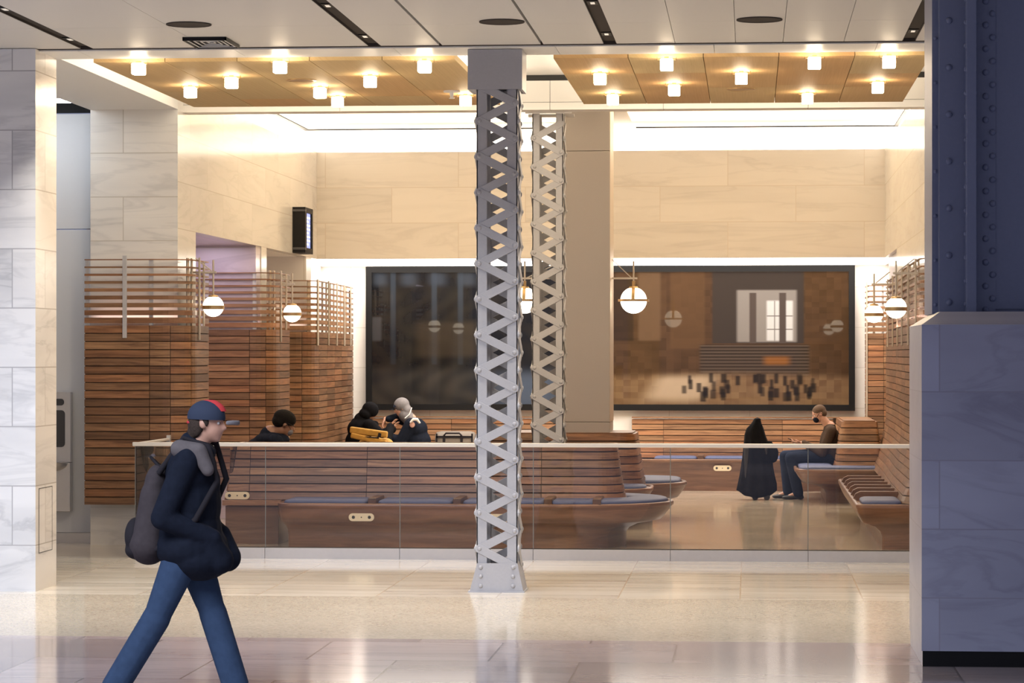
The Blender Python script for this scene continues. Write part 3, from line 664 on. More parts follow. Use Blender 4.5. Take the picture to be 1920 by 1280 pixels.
# left corner bench along the screen
t = thing('corner_bench', 'walnut bench along the left timber screen, under the seated pair', 'bench', (-5.4, 38.6, 0))
tray(t, -5.72, -5.05, 36.9, 40.6, (0.1, 0.25, 0.1, 0.1), (0.1, 0.3, 0.2, 0.1)); cushion(t, -5.66, -5.12, 36.98, 38.3); cushion(t, -5.66, -5.12, 38.4, 40.5)
# bench of the seated man
t = thing('end_bench', 'walnut bench with round end where the man in the brown shirt sits', 'bench', (1.2, 38.8, 0))
tray(t, 0.60, 1.80, 37.15, 40.3, (0.42, 0.05, 0.05, 0.2), (0.42, 0.02, 0.42, 0.05))
backrest(t, 1.14, 1.82, 37.72, 40.25, (0.20, 0.12, 0.05, 0.05), 7, 1.10, 0.10, (1.3,))
cushion(t, 0.66, 1.77, 37.20, 37.70, (0.34, 0.05, 0.05, 0.05)); cushion(t, 0.66, 1.12, 37.75, 38.9, (0.1, 0.05, 0.05, 0.1)); cushion(t, 0.66, 1.12, 39.0, 40.2)
divider(t, 0.89, 38.9, 38.98, 0.22)
# bench along the right screen
t = thing('side_bench', 'walnut bench with raised dividers and grey cushions along the right timber screen', 'bench', (1.4, 31.5, 0))
tray(t, 1.08, 1.80, 28.55, 34.5, (0.09, 0.03, 0.03, 0.2), (0.27, 0.0, 0.10, 0.2))
cushion(t, 1.15, 1.55, 28.63, 29.55, (0.16, 0.08, 0.05, 0.1))
ys_ = [29.72 + i * 0.76 for i in range(6)]
for i, y in enumerate(ys_):
    mb = MB(); pr_ = [(1.085, 0.45), (1.12, 0.52), (1.17, 0.545), (1.57, 0.545), (1.57, 0.446), (1.1, 0.446)]
    mb.prism([(p[0], y - 0.03, p[1]) for p in pr_], (0, 0.06, 0), 0, (0.85, 0.82, 0.8)); mb.build('divider', 'tray', t, 0.004)
    cushion(t, 1.15, 1.55, y + 0.07, y + 0.68, (0.08,) * 4)

# ------------------------------------------------------------------ timber screens
def screen(label, path, cuts, zlo, posts, off=lambda z: 0.0, solid_n=22, lo=0.55, hi=1.25, ztop=2.31):
    x, y = path[len(path) // 2]; t = thing('timber_screen', label, 'screen', (x, y, zlo), 'slatted walnut screens')
    mb = MB(); at, Ltot = boards(mb, path, rows_of(zlo, ztop, solid_n, 0.010), 0.028, cuts, off, lo=lo, hi=hi)
    mb.build('solid_panel', ['walnut', 'core'], t)
    for za, zb in SLATS:
        s_ = MB(); boards(s_, path, [(za, zb)], 0.03, (), core=False, lo=0.8, hi=1.2); s_.build('slat', 'walnut', t)
    for s, oo, w_, z0, z1, m in posts:
        p, nn = at(s); d = Vector((-nn.y, nn.x)).normalized(); q = MB()
        c = Vector((p.x + nn.x * oo, p.y + nn.y * oo, (z0 + z1) / 2))
        q.obox(c, Vector((d.x, d.y, 0)) * w_ / 2, Vector((nn.x, nn.y, 0)) * 0.010, (0, 0, (z1 - z0) / 2)); q.build('post', m, t, 0.003, 1)
    return t, at
p1 = [(-6.93, 28.50), (-6.10, 28.50)] + arc(-6.10, 28.80, 0.30, -PI / 2, 0)[1:] + [(-5.80, 29.45)]
screen('first timber screen on the left, nearest the hall, with a grey vertical bar', p1, (0.69, 0.91, 1.16), 0.43, [(0.43, 0.012, 0.045, 2.17, 3.03, 'inox'), (0.02, -0.045, 0.04, 2.3, 2.99, 'inox'), (0.70, -0.045, 0.045, 2.3, 2.99, 'inox'), (1.16, -0.045, 0.035, 2.3, 3.01, 'bronze'), (1.26, -0.045, 0.03, 2.3, 3.01, 'bronze'), (1.38, 0.012, 0.02, 2.15, 3.02, 'bronze'), (1.62, 0.012, 0.02, 2.3, 2.99, 'bronze')])
p2 = [(-6.85, 33.26), (-6.03, 33.26)] + arc(-6.03, 33.56, 0.30, -PI / 2, 0)[1:] + [(-5.73, 34.3)]
screen('second timber screen on the left, in front of the mauve stone niche', p2, (0.80, 1.0, 1.3), 0.43, [(0.27, -0.045, 0.05, 2.3, 2.99, 'inox'), (0.22, 0.012, 0.03, 2.12, 2.6, 'inox'), (0.86, -0.045, 0.05, 2.3, 2.99, 'inox'), (1.10, -0.045, 0.035, 2.3, 3.02, 'bronze'), (1.2, -0.045, 0.03, 2.3, 3.02, 'bronze'), (1.32, 0.012, 0.02, 2.15, 3.02, 'bronze'), (1.7, 0.012, 0.02, 2.3, 2.99, 'bronze')])
p3 = [(-6.9, 36.9), (-6.08, 36.9)] + arc(-6.08, 37.18, 0.28, -PI / 2, 0)[1:] + [(-5.82, 38.5), (-5.86, 40.0), (-5.92, 41.2)]
screen('third timber screen on the left, running back to the dark blue picture', p3, (0.90, 1.22, 2.0, 2.8, 3.6, 4.4), 0.43, [(1.02 + i * 0.4, -0.045, 0.05, 2.3, 3.0, 'bronze') for i in range(10)] + [(1.15 + i * 0.9, 0.012, 0.03, 2.12, 3.01, 'bronze') for i in range(5)] + [(5.02, -0.03, 0.06, 2.3, 2.95, 'core')], lo=0.5, hi=1.05)
lean = lambda z: 0.20 * max(0.0, (1.15 - z) / 0.70) ** 1.5
p4 = [(1.855, 38.3), (1.82, 35.0), (1.76, 32.0), (1.74, 29.28)] + arc(1.99, 29.25, 0.25, PI, 1.5 * PI)[1:] + [(2.75, 28.97)]
p4 = p4[:3] + [(1.74, 29.05)] + arc(1.99, 29.04, 0.25, PI, 1.5 * PI)[1:] + [(2.75, 28.79)]
screen('timber screen along the right wall, behind the steel column', p4, [1.2 + i * 1.05 for i in range(8)], 0.46, [(0.4 + i * 0.9, -0.045, 0.05, 2.3, 3.0, 'bronze') for i in range(10)] + [(1.0 + i * 1.6, 0.012, 0.03, 2.1, 3.0, 'bronze') for i in range(6)] + [(9.6, -0.05, 0.04, 2.3, 3.0, 'bronze')], lean, lo=0.6, hi=1.1)
p5 = [(1.69, 41.2), (1.69, 40.22)] + [(1.70, 40.2), (2.04, 40.2)]
screen('narrow timber screen beside the brown picture at the far right corner', p5, (0.99, 1.22), 0.43, [(1.06, -0.045, 0.03, 2.3, 3.0, 'bronze'), (1.2, -0.045, 0.03, 2.3, 3.0, 'inox'), (0.98, 0.012, 0.015, 0.5, 3.04, 'bronze')], lo=0.7, hi=1.3)

# ------------------------------------------------------------------ glass barrier
t = thing('glass_barrier', 'long clear glass barrier with pale metal handrail between hall and seats', 'barrier', (-2.3, 26.9, 0))
GX = [-6.03, -4.733, -3.405, -2.099, -0.767, 0.559, 1.84]
for a, c in zip(GX[:-1], GX[1:]):
    b = MB(); b.box(a + 0.004, c - 0.004, 26.893, 26.907, 0.10, 1.10); b.build('glass_pane', 'glass', t)
for X in GX[:-1]:
    b = MB(); b.box(X - 0.0035, X + 0.0035, 26.892, 26.908, 0.112, 1.097); b.build('pane_edge', 'edge_glass', t)
b = MB(); b.box(-6.035, -6.021, 26.92, 28.45, 0.10, 1.10); b.build('glass_pane', 'glass', t)
b = MB(); b.box(-6.055, 1.84, 26.875, 26.925, 1.096, 1.136); b.build('handrail', 'rail', t, 0.006)
b = MB(); b.box(-6.05, -6.005, 26.925, 28.45, 1.105, 1.130); b.build('handrail', 'rail', t, 0.004)
b = MB(); b.box(-6.04, -6.0, 28.40, 28.46, 1.06, 1.16); b.build('wall_bracket', 'inox', t, 0.004)
for a, c in zip(GX[:-1], GX[1:]):
    b = MB(); b.box(a + 0.002, c - 0.002, 26.86, 26.888, 0.0, 0.106); b.build('kick_plate', 'inox', t)
b = MB(); b.box(-6.03, 1.84, 26.889, 26.94, 0.0, 0.112); b.box(-6.05, -6.0, 26.94, 28.45, 0, 0.106); b.build('base_channel', 'dark', t)

# ------------------------------------------------------------------ timber canopies with glass cube lights
def canopy(label, x0, x1, y0, y1, cross):
    t = thing('timber_canopy', label, 'ceiling panel', ((x0 + x1) / 2, (y0 + y1) / 2, 4.55), 'oak canopies in the coffer')
    n = 5; w_ = (x1 - x0) / n
    for i in range(n):
        cs = [y0] + cross[i % len(cross)] + [y1]
        for a, c in zip(cs[:-1], cs[1:]):
            b = MB(); tn = tint(0.93, 1.06)
            X0, X1, A, B_ = x0 + i * w_ + 0.003, x0 + (i + 1) * w_ - 0.003, a + 0.003, c - 0.003
            b.box(X0, X1, A, B_, 4.55, 4.605, 0, tn)
            ru = random.uniform(0, 9)
            for f in range(6): b.uv[f] = [(b.v[k][1] * 0.4 + ru + b.v[k][2], b.v[k][0] + b.v[k][2]) for k in b.f[f]]
            b.build('tile', 'oak', t)
    b = MB()
    for X in (x0 + 0.5, x1 - 0.5):
        for Y in (y0 + 0.5, y1 - 0.5): b.tube([(X, Y, 4.6), (X, Y, 4.93)], 0.006, 6)
    b.build('hanger', 'soffit', t)
    b = MB(); b.box(x0 + 0.02, x1 - 0.02, y0 + 0.02, y1 - 0.02, 4.606, 4.615); b.build('backing', 'joint', t)  # dark sheet added above the tiles so the open joints read as shaded
canopy('left oak canopy of joined boards with eleven lit cubes', -5.722, -2.541, 23.85, 28.25, [[26.6], [25.2, 27.4], [26.6], [25.2, 27.2], [26.6]])
canopy('right oak canopy of joined boards with nine lit cubes', -1.69, 1.54, 23.85, 28.25, [[25.2, 26.6], [25.2], [26.6], [26.4, 27.3], [25.4, 26.6]])
proto = None
def cube_light(px, py, label):
    global proto
    p = P(px, py, z=4.487)
    if proto is None:
        t = thing('cube_light', label, 'ceiling light', (p.x, p.y, 4.55), 'glass cube lights on the canopies')
        b = MB(); b.box(p.x - 0.054, p.x + 0.054, p.y - 0.054, p.y + 0.054, 4.432, 4.528); b.build('glass_cube', 'cube', t, 0.008)
        b = MB(); b.box(p.x - 0.02, p.x + 0.02, p.y - 0.02, p.y + 0.02, 4.528, 4.55); b.box(p.x - 0.085, p.x + 0.085, p.y - 0.004, p.y + 0.004, 4.520, 4.526); b.box(p.x - 0.085, p.x - 0.079, p.y - 0.004, p.y + 0.004, 4.520, 4.55); b.box(p.x + 0.079, p.x + 0.085, p.y - 0.004, p.y + 0.004, 4.520, 4.55); b.build('bracket', 'brass', t)
        proto = t
    else:
        t = dup(proto, (p.x, p.y, 4.55)); t['label'] = label
    d = area_light('cube_glow', (p.x, p.y, 4.428), (0, 0, 0), 0.10, 0.10, 13, (1.0, 0.84, 0.62))
OL, OR_ = 'left oak canopy', 'right oak canopy'
for px, py, s in [(260, 128, 'front row, first from the left end of the ' + OL), (525, 125, 'front row, second from the left end of the ' + OL), (796, 124, 'front row, last before the lattice column on the ' + OL), (434, 154, 'second row, left one of the ' + OL), (694, 152, 'second row, right one of the ' + OL), (357, 172, 'third row, left one of the ' + OL), (600, 173, 'third row, right one of the ' + OL), (633, 190, 'back edge of the ' + OL + ', left of two'), (873, 188, 'back edge of the ' + OL + ', beside the lattice column'),
                  (1250, 120, 'front row, first from the left end of the ' + OR_), (1527, 117, 'front row, middle one of the ' + OR_), (1667, 115, 'front row, last at the right end of the ' + OR_), (1125, 147, 'second row, at the left edge of the ' + OR_), (1390, 146, 'second row, in the middle of the ' + OR_), (1264, 168, 'third row, left one of the ' + OR_), (1646, 163, 'third row, right one of the ' + OR_), (1149, 186, 'back edge of the ' + OR_ + ', left one'), (1514, 184, 'back edge of the ' + OR_ + ', right one')]:
    cube_light(px, py, 'lit glass cube, ' + s)
def disc(name, label, cat, c, r, m, h=0.006, group=None, inner=None):
    t = thing(name, label, cat, c, group)
    b = MB(); b.prism([(c[0] + r * math.cos(a), c[1] + r * math.sin(a), c[2] - h) for a in [2 * PI * i / 32 for i in range(32)]][::-1], (0, 0, h)); b.build('grille', m, t)
    b = MB()
    ring = lambda rr, z: [(c[0] + rr * math.cos(a), c[1] + rr * math.sin(a), z) for a in [2 * PI * i / 32 for i in range(32)]]
    b.loft([ring(r, c[2]), ring(r, c[2] - h - 0.003), ring(r + 0.012, c[2] - h - 0.003), ring(r + 0.012, c[2])], cap0=False, cap1=False, sm=False); b.build('rim', inner or m, t)
for (px, py), w_ in (((354, 45), 'left of the three, beside the square vent'), ((941, 40), 'middle one, above the front lattice column'), ((1424, 36), 'right of the three, above the right canopy')):
    p = P(px, py, z=4.58); disc('ceiling_speaker', 'dark round ceiling speaker, ' + w_, 'speaker', (p.x, p.y, 4.58), 0.165, 'dark', group='round speakers in the hall ceiling')
for (px, py), w_ in (((565, 150), OL), ((1390, 167), OR_)):
    p = P(px, py, z=4.55); disc('flush_speaker', 'oak coloured round flush speaker in the ' + w_, 'speaker', (p.x, p.y, 4.55), 0.13, 'brass', 0.004, 'flush round speakers in the canopies')
p = P(847, 170, z=4.55); t = thing('sprinkler', 'white sprinkler head hanging from the left oak canopy', 'sprinkler', (p.x, p.y, 4.55))
b = MB(); b.tube([(p.x, p.y, 4.55), (p.x, p.y, 4.535)], 0.08, 20); b.build('cover_plate', 'soffit', t)
b = MB(); b.tube([(p.x, p.y, 4.535), (p.x, p.y, 4.48)], [0.022, 0.014], 12); b.tube([(p.x, p.y, 4.48), (p.x, p.y, 4.473)], 0.026, 12); b.build('nozzle', 'soffit', t)
# square vent
vx0, vx1, vy0, vy1 = -4.60, -4.24, 22.25, 22.86
t = thing('ceiling_vent', 'square black and white louvred air vent in the hall ceiling', 'vent', ((vx0 + vx1) / 2, 22.55, 4.58))
b = MB(); b.box(vx0, vx1, vy0, vy1, 4.572, 4.579); b.box(vx0, vx1, vy0, vy0 + 0.02, 4.55, 4.572); b.box(vx0, vx1, vy1 - 0.02, vy1, 4.55, 4.572); b.box(vx0, vx0 + 0.012, vy0, vy1, 4.55, 4.572); b.box(vx1 - 0.012, vx1, vy0, vy1, 4.55, 4.572); b.build('backing', 'black', t)
for i in range(4):
    e = 0.022 + i * 0.042; b = MB(); z = 4.556 + i * 0.003; k = 0.009; ey = e * 1.7
    b.box(vx0 + e, vx1 - e, vy0 + ey, vy0 + ey + k * 1.7, z, z + 0.006); b.box(vx0 + e, vx1 - e, vy1 - ey - k * 1.7, vy1 - ey, z, z + 0.006); b.box(vx0 + e, vx0 + e + k, vy0 + ey, vy1 - ey, z, z + 0.006); b.box(vx1 - e - k, vx1 - e, vy0 + ey, vy1 - ey, z, z + 0.006); b.build('louvre', 'soffit', t)
# dark slots with small square downlights
for X, lb in ((-5.58, 'at the left edge above the marble pillar'), (-3.13, 'left of the front lattice column'), (-1.157, 'just right of the front lattice column'), (1.305, 'beside the riveted steel column')):
    t = thing('ceiling_slot', 'dark ceiling slot with square downlights ' + lb, 'ceiling slot', (X, 21.2, 4.60), 'dark slots in the hall ceiling')
    b = MB(); b.box(X - 0.054, X + 0.054, 19.3, 23.0, 4.60, 4.63); b.box(X - 0.054, X - 0.049, 19.3, 23.0, 4.582, 4.60); b.box(X + 0.049, X + 0.054, 19.3, 23.0, 4.582, 4.60); b.build('channel', 'dark', t)
    for Y in (20.45, 22.45):
        b = MB(); b.box(X - 0.04, X + 0.04, Y - 0.11, Y + 0.11, 4.592, 4.599); o = b.build('downlight', 'black', t)
        b = MB(); b.box(X - 0.016, X + 0.016, Y - 0.05, Y + 0.05, 4.589, 4.592); b.build('lens', 'down', o)

# ------------------------------------------------------------------ globe lamps on brackets
def globe_small(label, c, side):
    # side: +1 the arm reaches left (-x) to its screen, -1 to the right
    cx, cy, cz = c; r = 0.111
    t = thing('globe_lamp', label, 'lamp', (cx, cy, cz), 'small globe lamps on the timber screens')
    b = MB(); b.sphere(c, r, 28, 18); b.build('globe', 'globe', t)
    b = MB(); ring = lambda rr, z: [(cx + rr * math.cos(a), cy + rr * math.sin(a), z) for a in [2 * PI * i / 36 for i in range(36)]]
    zb = cz - 0.012; b.loft([ring(r - 0.002, zb - 0.021), ring(r + 0.006, zb - 0.021), ring(r + 0.006, zb + 0.021), ring(r - 0.002, zb + 0.021)], cap0=False, cap1=False, sm=False); b.build('band', 'brass', t)
    b = MB(); b.loft([ring(0.055, cz + r * 0.86), ring(0.05, cz + r + 0.004), ring(0.02, cz + r + 0.012)], sm=False); b.build('cap', 'brass', t)
    b = MB(); b.tube([(cx, cy, cz + r), (cx, cy, cz + 0.49)], 0.010, 10); b.build('rod', 'bronze', t)
    b = MB(); b.bar((cx + side * 0.03, cy, cz + 0.36), (cx - side * 0.25, cy, cz + 0.36), 0.022, 0.022); b.build('arm', 'bronze', t)
    b = MB(); b.bar((cx - side * 0.02, cy, cz + 0.375), (cx - side * 0.19, cy, cz + 0.51), 0.012, 0.012); b.build('brace', 'bronze', t)
globe_small('small lit globe lamp on the first timber screen from the left', (-5.663, 29.0, 2.508), 1)
globe_small('small lit globe lamp on the second timber screen from the left', (-5.599, 33.7, 2.504), 1)
globe_small('small lit globe lamp, higher and nearer of the pair on the right screen', (1.515, 29.1, 2.483), -1)
globe_small('small lit globe lamp, lower and farther of the pair on the right screen', (1.515, 34.2, 2.496), -1)
def globe_big(label, px, arm_to):
    p = P(px, 563, Y=32.85); cx, cy, cz = p; r = 0.156
    t = thing('globe_lamp', label, 'lamp', p, 'large globe lamps on the taupe column')
    b = MB(); b.sphere(p, r, 32, 20); b.build('globe', 'globe', t)
    ring = lambda rr, z: [(cx + rr * math.cos(a), cy + rr * math.sin(a), z) for a in [2 * PI * i / 40 for i in range(40)]]
    b = MB(); b.loft([ring(r - 0.004, cz - 0.013), ring(r + 0.028, cz - 0.013), ring(r + 0.028, cz + 0.013), ring(r - 0.004, cz + 0.013)], cap0=False, cap1=False, sm=False); b.build('band', 'brass', t)
    b = MB()
    for i in range(18):
        a0, a1 = PI * i / 18, PI * (i + 1) / 18
        q = lambda a, rr, dx: (cx + dx, cy - rr * math.cos(a), cz + rr * math.sin(a))
        n_ = b.add([q(a0, r + 0.004, -0.019), q(a0, r + 0.004, 0.019), q(a1, r + 0.004, 0.019), q(a1, r + 0.004, -0.019), q(a0, r - 0.006, -0.019), q(a0, r - 0.006, 0.019), q(a1, r - 0.006, 0.019), q(a1, r - 0.006, -0.019)])
        for f in ((0, 1, 2, 3), (0, 3, 7, 4), (1, 5, 6, 2)): b.face([n_ + k for k in f])
    b.build('strap', 'brass', t)
    b = MB(); b.tube([(cx, cy, cz + r), (cx, cy, cz + r + 0.075)], 0.018, 12); b.loft([ring(0.06, cz + r * 0.90), ring(0.045, cz + r + 0.01)], sm=False); b.build('neck', 'brass', t)
    b = MB(); b.tube([(cx, cy, cz + 0.23), (cx, cy, cz + 0.465)], 0.010, 10); b.build('rod', 'bronze', t)
    sg = 1 if arm_to < cx else -1
    b = MB(); b.bar((cx + sg * 0.045, cy, cz + 0.262), (arm_to, cy, cz + 0.262), 0.022, 0.022); b.build('arm', 'bronze', t)
    b = MB(); b.bar((cx - sg * 0.03, cy, cz + 0.272), (arm_to, cy, cz + 0.485), 0.010, 0.010); b.build('brace', 'bronze', t)
globe_big('large lit globe lamp right of the taupe column, before the brown picture', 1188, KX1 + 0.006)
globe_big('large lit globe lamp seen between the two lattice columns', 984, KX0)

# ------------------------------------------------------------------ wall-mounted sign box, drinking fountain
t = thing('digital_sign', 'black wall-mounted display box with blue lit screen high on the left wall', 'sign', (-5.97, 36.35, 3.61))
b = MB(); b.box(-5.97, -5.80, 35.95, 36.08, 3.33, 3.93); b.box(-5.97, -5.80, 36.5, 36.6, 3.33, 3.93); b.box(-5.97, -5.80, 36.08, 36.5, 3.33, 3.40); b.box(-5.97, -5.80, 36.08, 36.5, 3.86, 3.93); b.build('housing', 'black', t, 0.004)
b = MB(); b.box(-5.96, -5.822, 36.08, 36.5, 3.40, 3.86); scr = b.build('screen', 'screen', t)
b = MB()
for i in range(8):
    z = 3.44 + i * 0.05
    b.box(-5.821, -5.819, 36.12, 36.12 + (0.34 if i % 3 else 0.24), z, z + 0.022)
b.build('text_line', 'glyph', scr)
for z in (3.37, 3.87):
    b = MB(); b.box(-5.97, -5.795, 35.94, 35.99, z, z + 0.03); b.build('clamp', 'hood_gloss', t)
fx0, fx1 = -7.62, P(132, 800, Y=28.78).x
t = thing('drinking_fountain', 'stainless steel bottle filler drinking fountain on the white passage wall', 'drinking fountain', (fx1 - 0.2, 28.8, 0.35))
b = MB(); b.box(fx0, fx1, 28.79, 28.88, 0.86, 1.60); b.build('upper_panel', 'inox', t, 0.006)
b = MB(); b.box(fx0, fx1, 28.77, 28.88, 0.34, 0.855); b.build('lower_panel', 'inox', t, 0.006)
b = MB(); b.prism([(p[0], 28.784, p[1]) for p in rrect(-7.5, fx1 - 0.06, 1.02, 1.41, (0.04,) * 4, 5)][::-1], (0, 0.01, 0)); b.build('bottle_recess', 'hood_gloss', t)
b = MB(); b.prism([(p[0], 28.783, p[1]) for p in rrect(-7.46, fx1 - 0.07, 1.46, 1.53, (0.03,) * 4, 5)][::-1], (0, 0.01, 0)); b.build('display', 'hood_gloss', t)
b = MB(); b.sphere((fx1 - 0.2, 28.79, 0.86), (0.18, 0.16, 0.10), 20, 10, v0=PI / 2, v1=PI); b.build('basin', 'inox', t)

# ------------------------------------------------------------------ framed pictures (plain colour fields)
def sst(a, b, x):
    t = min(1, max(0, (x - a) / (b - a))); return t * t * (3 - 2 * t)
def box_m(x, y, x0, x1, y0, y1, s=0.01): return sst(x0 - s, x0 + s, x) * (1 - sst(x1 - s, x1 + s, x)) * sst(y0 - s, y0 + s, y) * (1 - sst(y1 - s, y1 + s, y))
def mixc(c, d, f): return tuple(a + (b - a) * f for a, b in zip(c, d))
rp = random.Random(3)
specks = [(rp.uniform(0.33, 0.86), rp.uniform(0.05, 0.20), rp.uniform(0.006, 0.012), rp.uniform(0.03, 0.05), rp.choice([0.2, 0.35, 0.6, 0.5])) for _ in range(46)]
def pic_brown(u, v):
    n = 0.5 + 0.5 * math.sin(u * 43 + 3 * math.sin(v * 17)) * math.sin(v * 31 + 2 * math.sin(u * 11))
    n = 0.35 * n + 0.65 * (((int(u * 34) * 37 + int(v * 22) * 91 + (int(u * 34) * int(v * 22)) % 13) % 17) / 16)
    c = mixc((0.060, 0.034, 0.017), (0.095, 0.052, 0.026), n)
    c = mixc(c, (0.14, 0.085, 0.05), box_m(u, v, 0.15, 0.24, 0.48, 1.0, 0.008) * 0.8)
    c = mixc(c, (0.12, 0.065, 0.03), box_m(u, v, 0.28, 0.42, 0.42, 1.0, 0.006) * 0.6)
    c = mixc(c, (0.030, 0.020, 0.014), box_m(u, v, 0.03, 0.13, 0.48, 0.95, 0.006) * 0.7)
    c = mixc(c, (0.050, 0.038, 0.030), box_m(u, v, 0.45, 0.82, 0.46, 1.0, 0.006))
    c = mixc(c, (0.30, 0.27, 0.25), box_m(u, v, 0.55, 0.79, 0.47, 0.86, 0.008) * 0.8)
    c = mixc(c, (0.60, 0.60, 0.60), box_m(u, v, 0.67, 0.775, 0.48, 0.78, 0.006))
    for k in (0.70, 0.735): c = mixc(c, (0.2, 0.18, 0.17), box_m(u, v, k, k + 0.004, 0.48, 0.78, 0.002))
    for k in (0.56, 0.66): c = mixc(c, (0.2, 0.18, 0.17), box_m(u, v, 0.67, 0.775, k, k + 0.01, 0.003))
    for k in (0.60, 0.72): c = mixc(c, (0.085, 0.065, 0.055), box_m(u, v, k, k + 0.028, 0.46, 0.84, 0.004))
    st = 0.5 + 0.5 * math.sin(v * 260)
    c = mixc(c, mixc((0.030, 0.020, 0.014), (0.105, 0.075, 0.055), st), box_m(u, v, 0.40, 0.84, 0.18, 0.45, 0.01))
    c = mixc(c, (0.36, 0.13, 0.02), box_m(u, v, 0.66, 0.76, 0.30, 0.36, 0.02) * 0.55)
    fl = 1 - sst(0.16, 0.24, v - 0.03 * math.sin(u * 3)); c = mixc(c, mixc((0.15, 0.085, 0.045), (0.25, 0.16, 0.085), n), fl)
    c = mixc(c, (0.52, 0.40, 0.28), fl * box_m(u - 0.3 * v, v, 0.17, 0.40, 0.03, 0.22, 0.05) * 0.85)
    for a, b, wd, h, k in specks: c = mixc(c, (0.018, 0.014, 0.012), box_m(u, v, a - wd, a + wd, b - 0.03, b + h, 0.006) * (0.6 + k * 0.5 if k < 0.6 else 0.85))
    return tuple(q_ * 0.62 for q_ in c)
def pic_blue(u, v):
    n = 0.5 + 0.5 * math.sin(u * 29 + 2 * math.sin(v * 13)) * math.sin(v * 23 + 2 * math.sin(u * 9))
    c = mixc((0.010, 0.010, 0.012), (0.022, 0.019, 0.016), n)
    c = mixc(c, (0.045, 0.055, 0.075), box_m(u, v, 0.0, 0.6, 0.90, 1.0, 0.03) * (0.4 + 0.4 * math.sin(u * 40)))
    for k in (0.10, 0.32, 0.46): c = mixc(c, (0.045, 0.058, 0.08), box_m(u, v, k, k + 0.028, 0.30, 1.0, 0.006) * (0.3 + 0.4 * sst(0.4, 1, v)))
    c = mixc(c, (0.06, 0.045, 0.03), box_m(u, v, 0.24, 0.56, 0.36, 0.62, 0.03) * 0.5)
    c = mixc(c, (0.05, 0.05, 0.055), box_m(u, v, 0.0, 0.05, 0.48, 0.66, 0.01))
    fl = 1 - sst(0.20, 0.32, v); c = mixc(c, mixc((0.022, 0.022, 0.024), (0.05, 0.045, 0.04), n), fl)
    c = mixc(c, (0.085, 0.11, 0.16), fl * box_m(u, v, 0.66, 1.0, -0.1, 0.25, 0.10) * 0.9)
    return tuple(q_ * 0.7 for q_ in c)
def picture(label, x0, x1, z0, z1, fn, fw=0.09):
    t = thing('framed_picture', label, 'picture', ((x0 + x1) / 2, 41.4, z0))
    b = MB()
    b.box(x0, x1, 41.38, 41.5, z1 - fw, z1); b.box(x0, x1, 41.38, 41.5, z0, z0 + fw); b.box(x0, x0 + fw, 41.38, 41.5, z0 + fw, z1 - fw); b.box(x1 - fw, x1, 41.38, 41.5, z0 + fw, z1 - fw); b.build('frame', 'black', t)
    b = MB(); nx, nz = int((x1 - x0) * 70), 130; X0, X1, Z0, Z1 = x0 + fw, x1 - fw, z0 + fw, z1 - fw
    n_ = b.add([(X0 + (X1 - X0) * i / nx, 41.405, Z0 + (Z1 - Z0) * j / nz) for j in range(nz + 1) for i in range(nx + 1)])
    for j in range(nz):
        for i in range(nx):
            A = n_ + j * (nx + 1) + i; b.face((A, A + 1, A + nx + 2, A + nx + 1), 0, fn((i + 0.5) / nx, (j + 0.5) / nz))
    b.build('canvas', M['picture'], t)
pm, pnt, pb = mat('picture_print'); at_ = pnt.nodes.new('ShaderNodeAttribute'); at_.attribute_name = 'tint'
pnt.links.new(at_.outputs['Color'], pb.inputs['Base Color']); pb.inputs['Roughness'].default_value = 0.02; pb.inputs['Specular IOR Level'].default_value = 0.35; M['picture'] = pm
picture('wide dark picture in brown tones in a black frame, right of the taupe column', -2.30, 1.552, 1.162, 3.322, pic_brown)
picture('wide dark picture in blue-black tones in a black frame, left of the columns', -5.758, -2.75, 1.162, 3.322, pic_blue)
t = thing('soffit_light', 'bright white light strip in the alcove ceiling above the pictures', 'light', (-2, 39.8, 3.33))
b = MB(); b.box(-6.42, 2.0, 38.2, 41.4, 3.325, 3.334); b.build('diffuser', 'soflight', t)

# ------------------------------------------------------------------ people
def seg_mesh(segs):
    mb = MB()
    for s in segs:
        if s[0] == 'c':
            _, p0, r0, p1, r1 = s; p0, p1 = Vector(p0), Vector(p1); mb.sphere(p0, r0, 14, 9); mb.sphere(p1, r1, 14, 9)
            if (p1 - p0).length > 1e-4: mb.tube([p0, p1], [r0, r1], 14)
        else:
            R = s[3] if len(s) > 3 else None; mb.sphere(s[1], s[2], 18, 12, R=R)
    return mb
def organic(name, segs, m, parent=None, voxel=0.012, it=5, fac=0.5):
    o = seg_mesh(segs).build(name, m, parent)
    r_ = o.modifiers.new('union', 'REMESH'); r_.mode = 'VOXEL'; r_.voxel_size = voxel; r_.use_smooth_shade = True
    s_ = o.modifiers.new('smooth', 'SMOOTH'); s_.factor = fac; s_.iterations = it
    return o
def frame(fwd, up):
    f = Vector(fwd).normalized(); u = Vector(up); u = (u - f * u.dot(f)).normalized(); r_ = f.cross(u)
    return f, r_, u
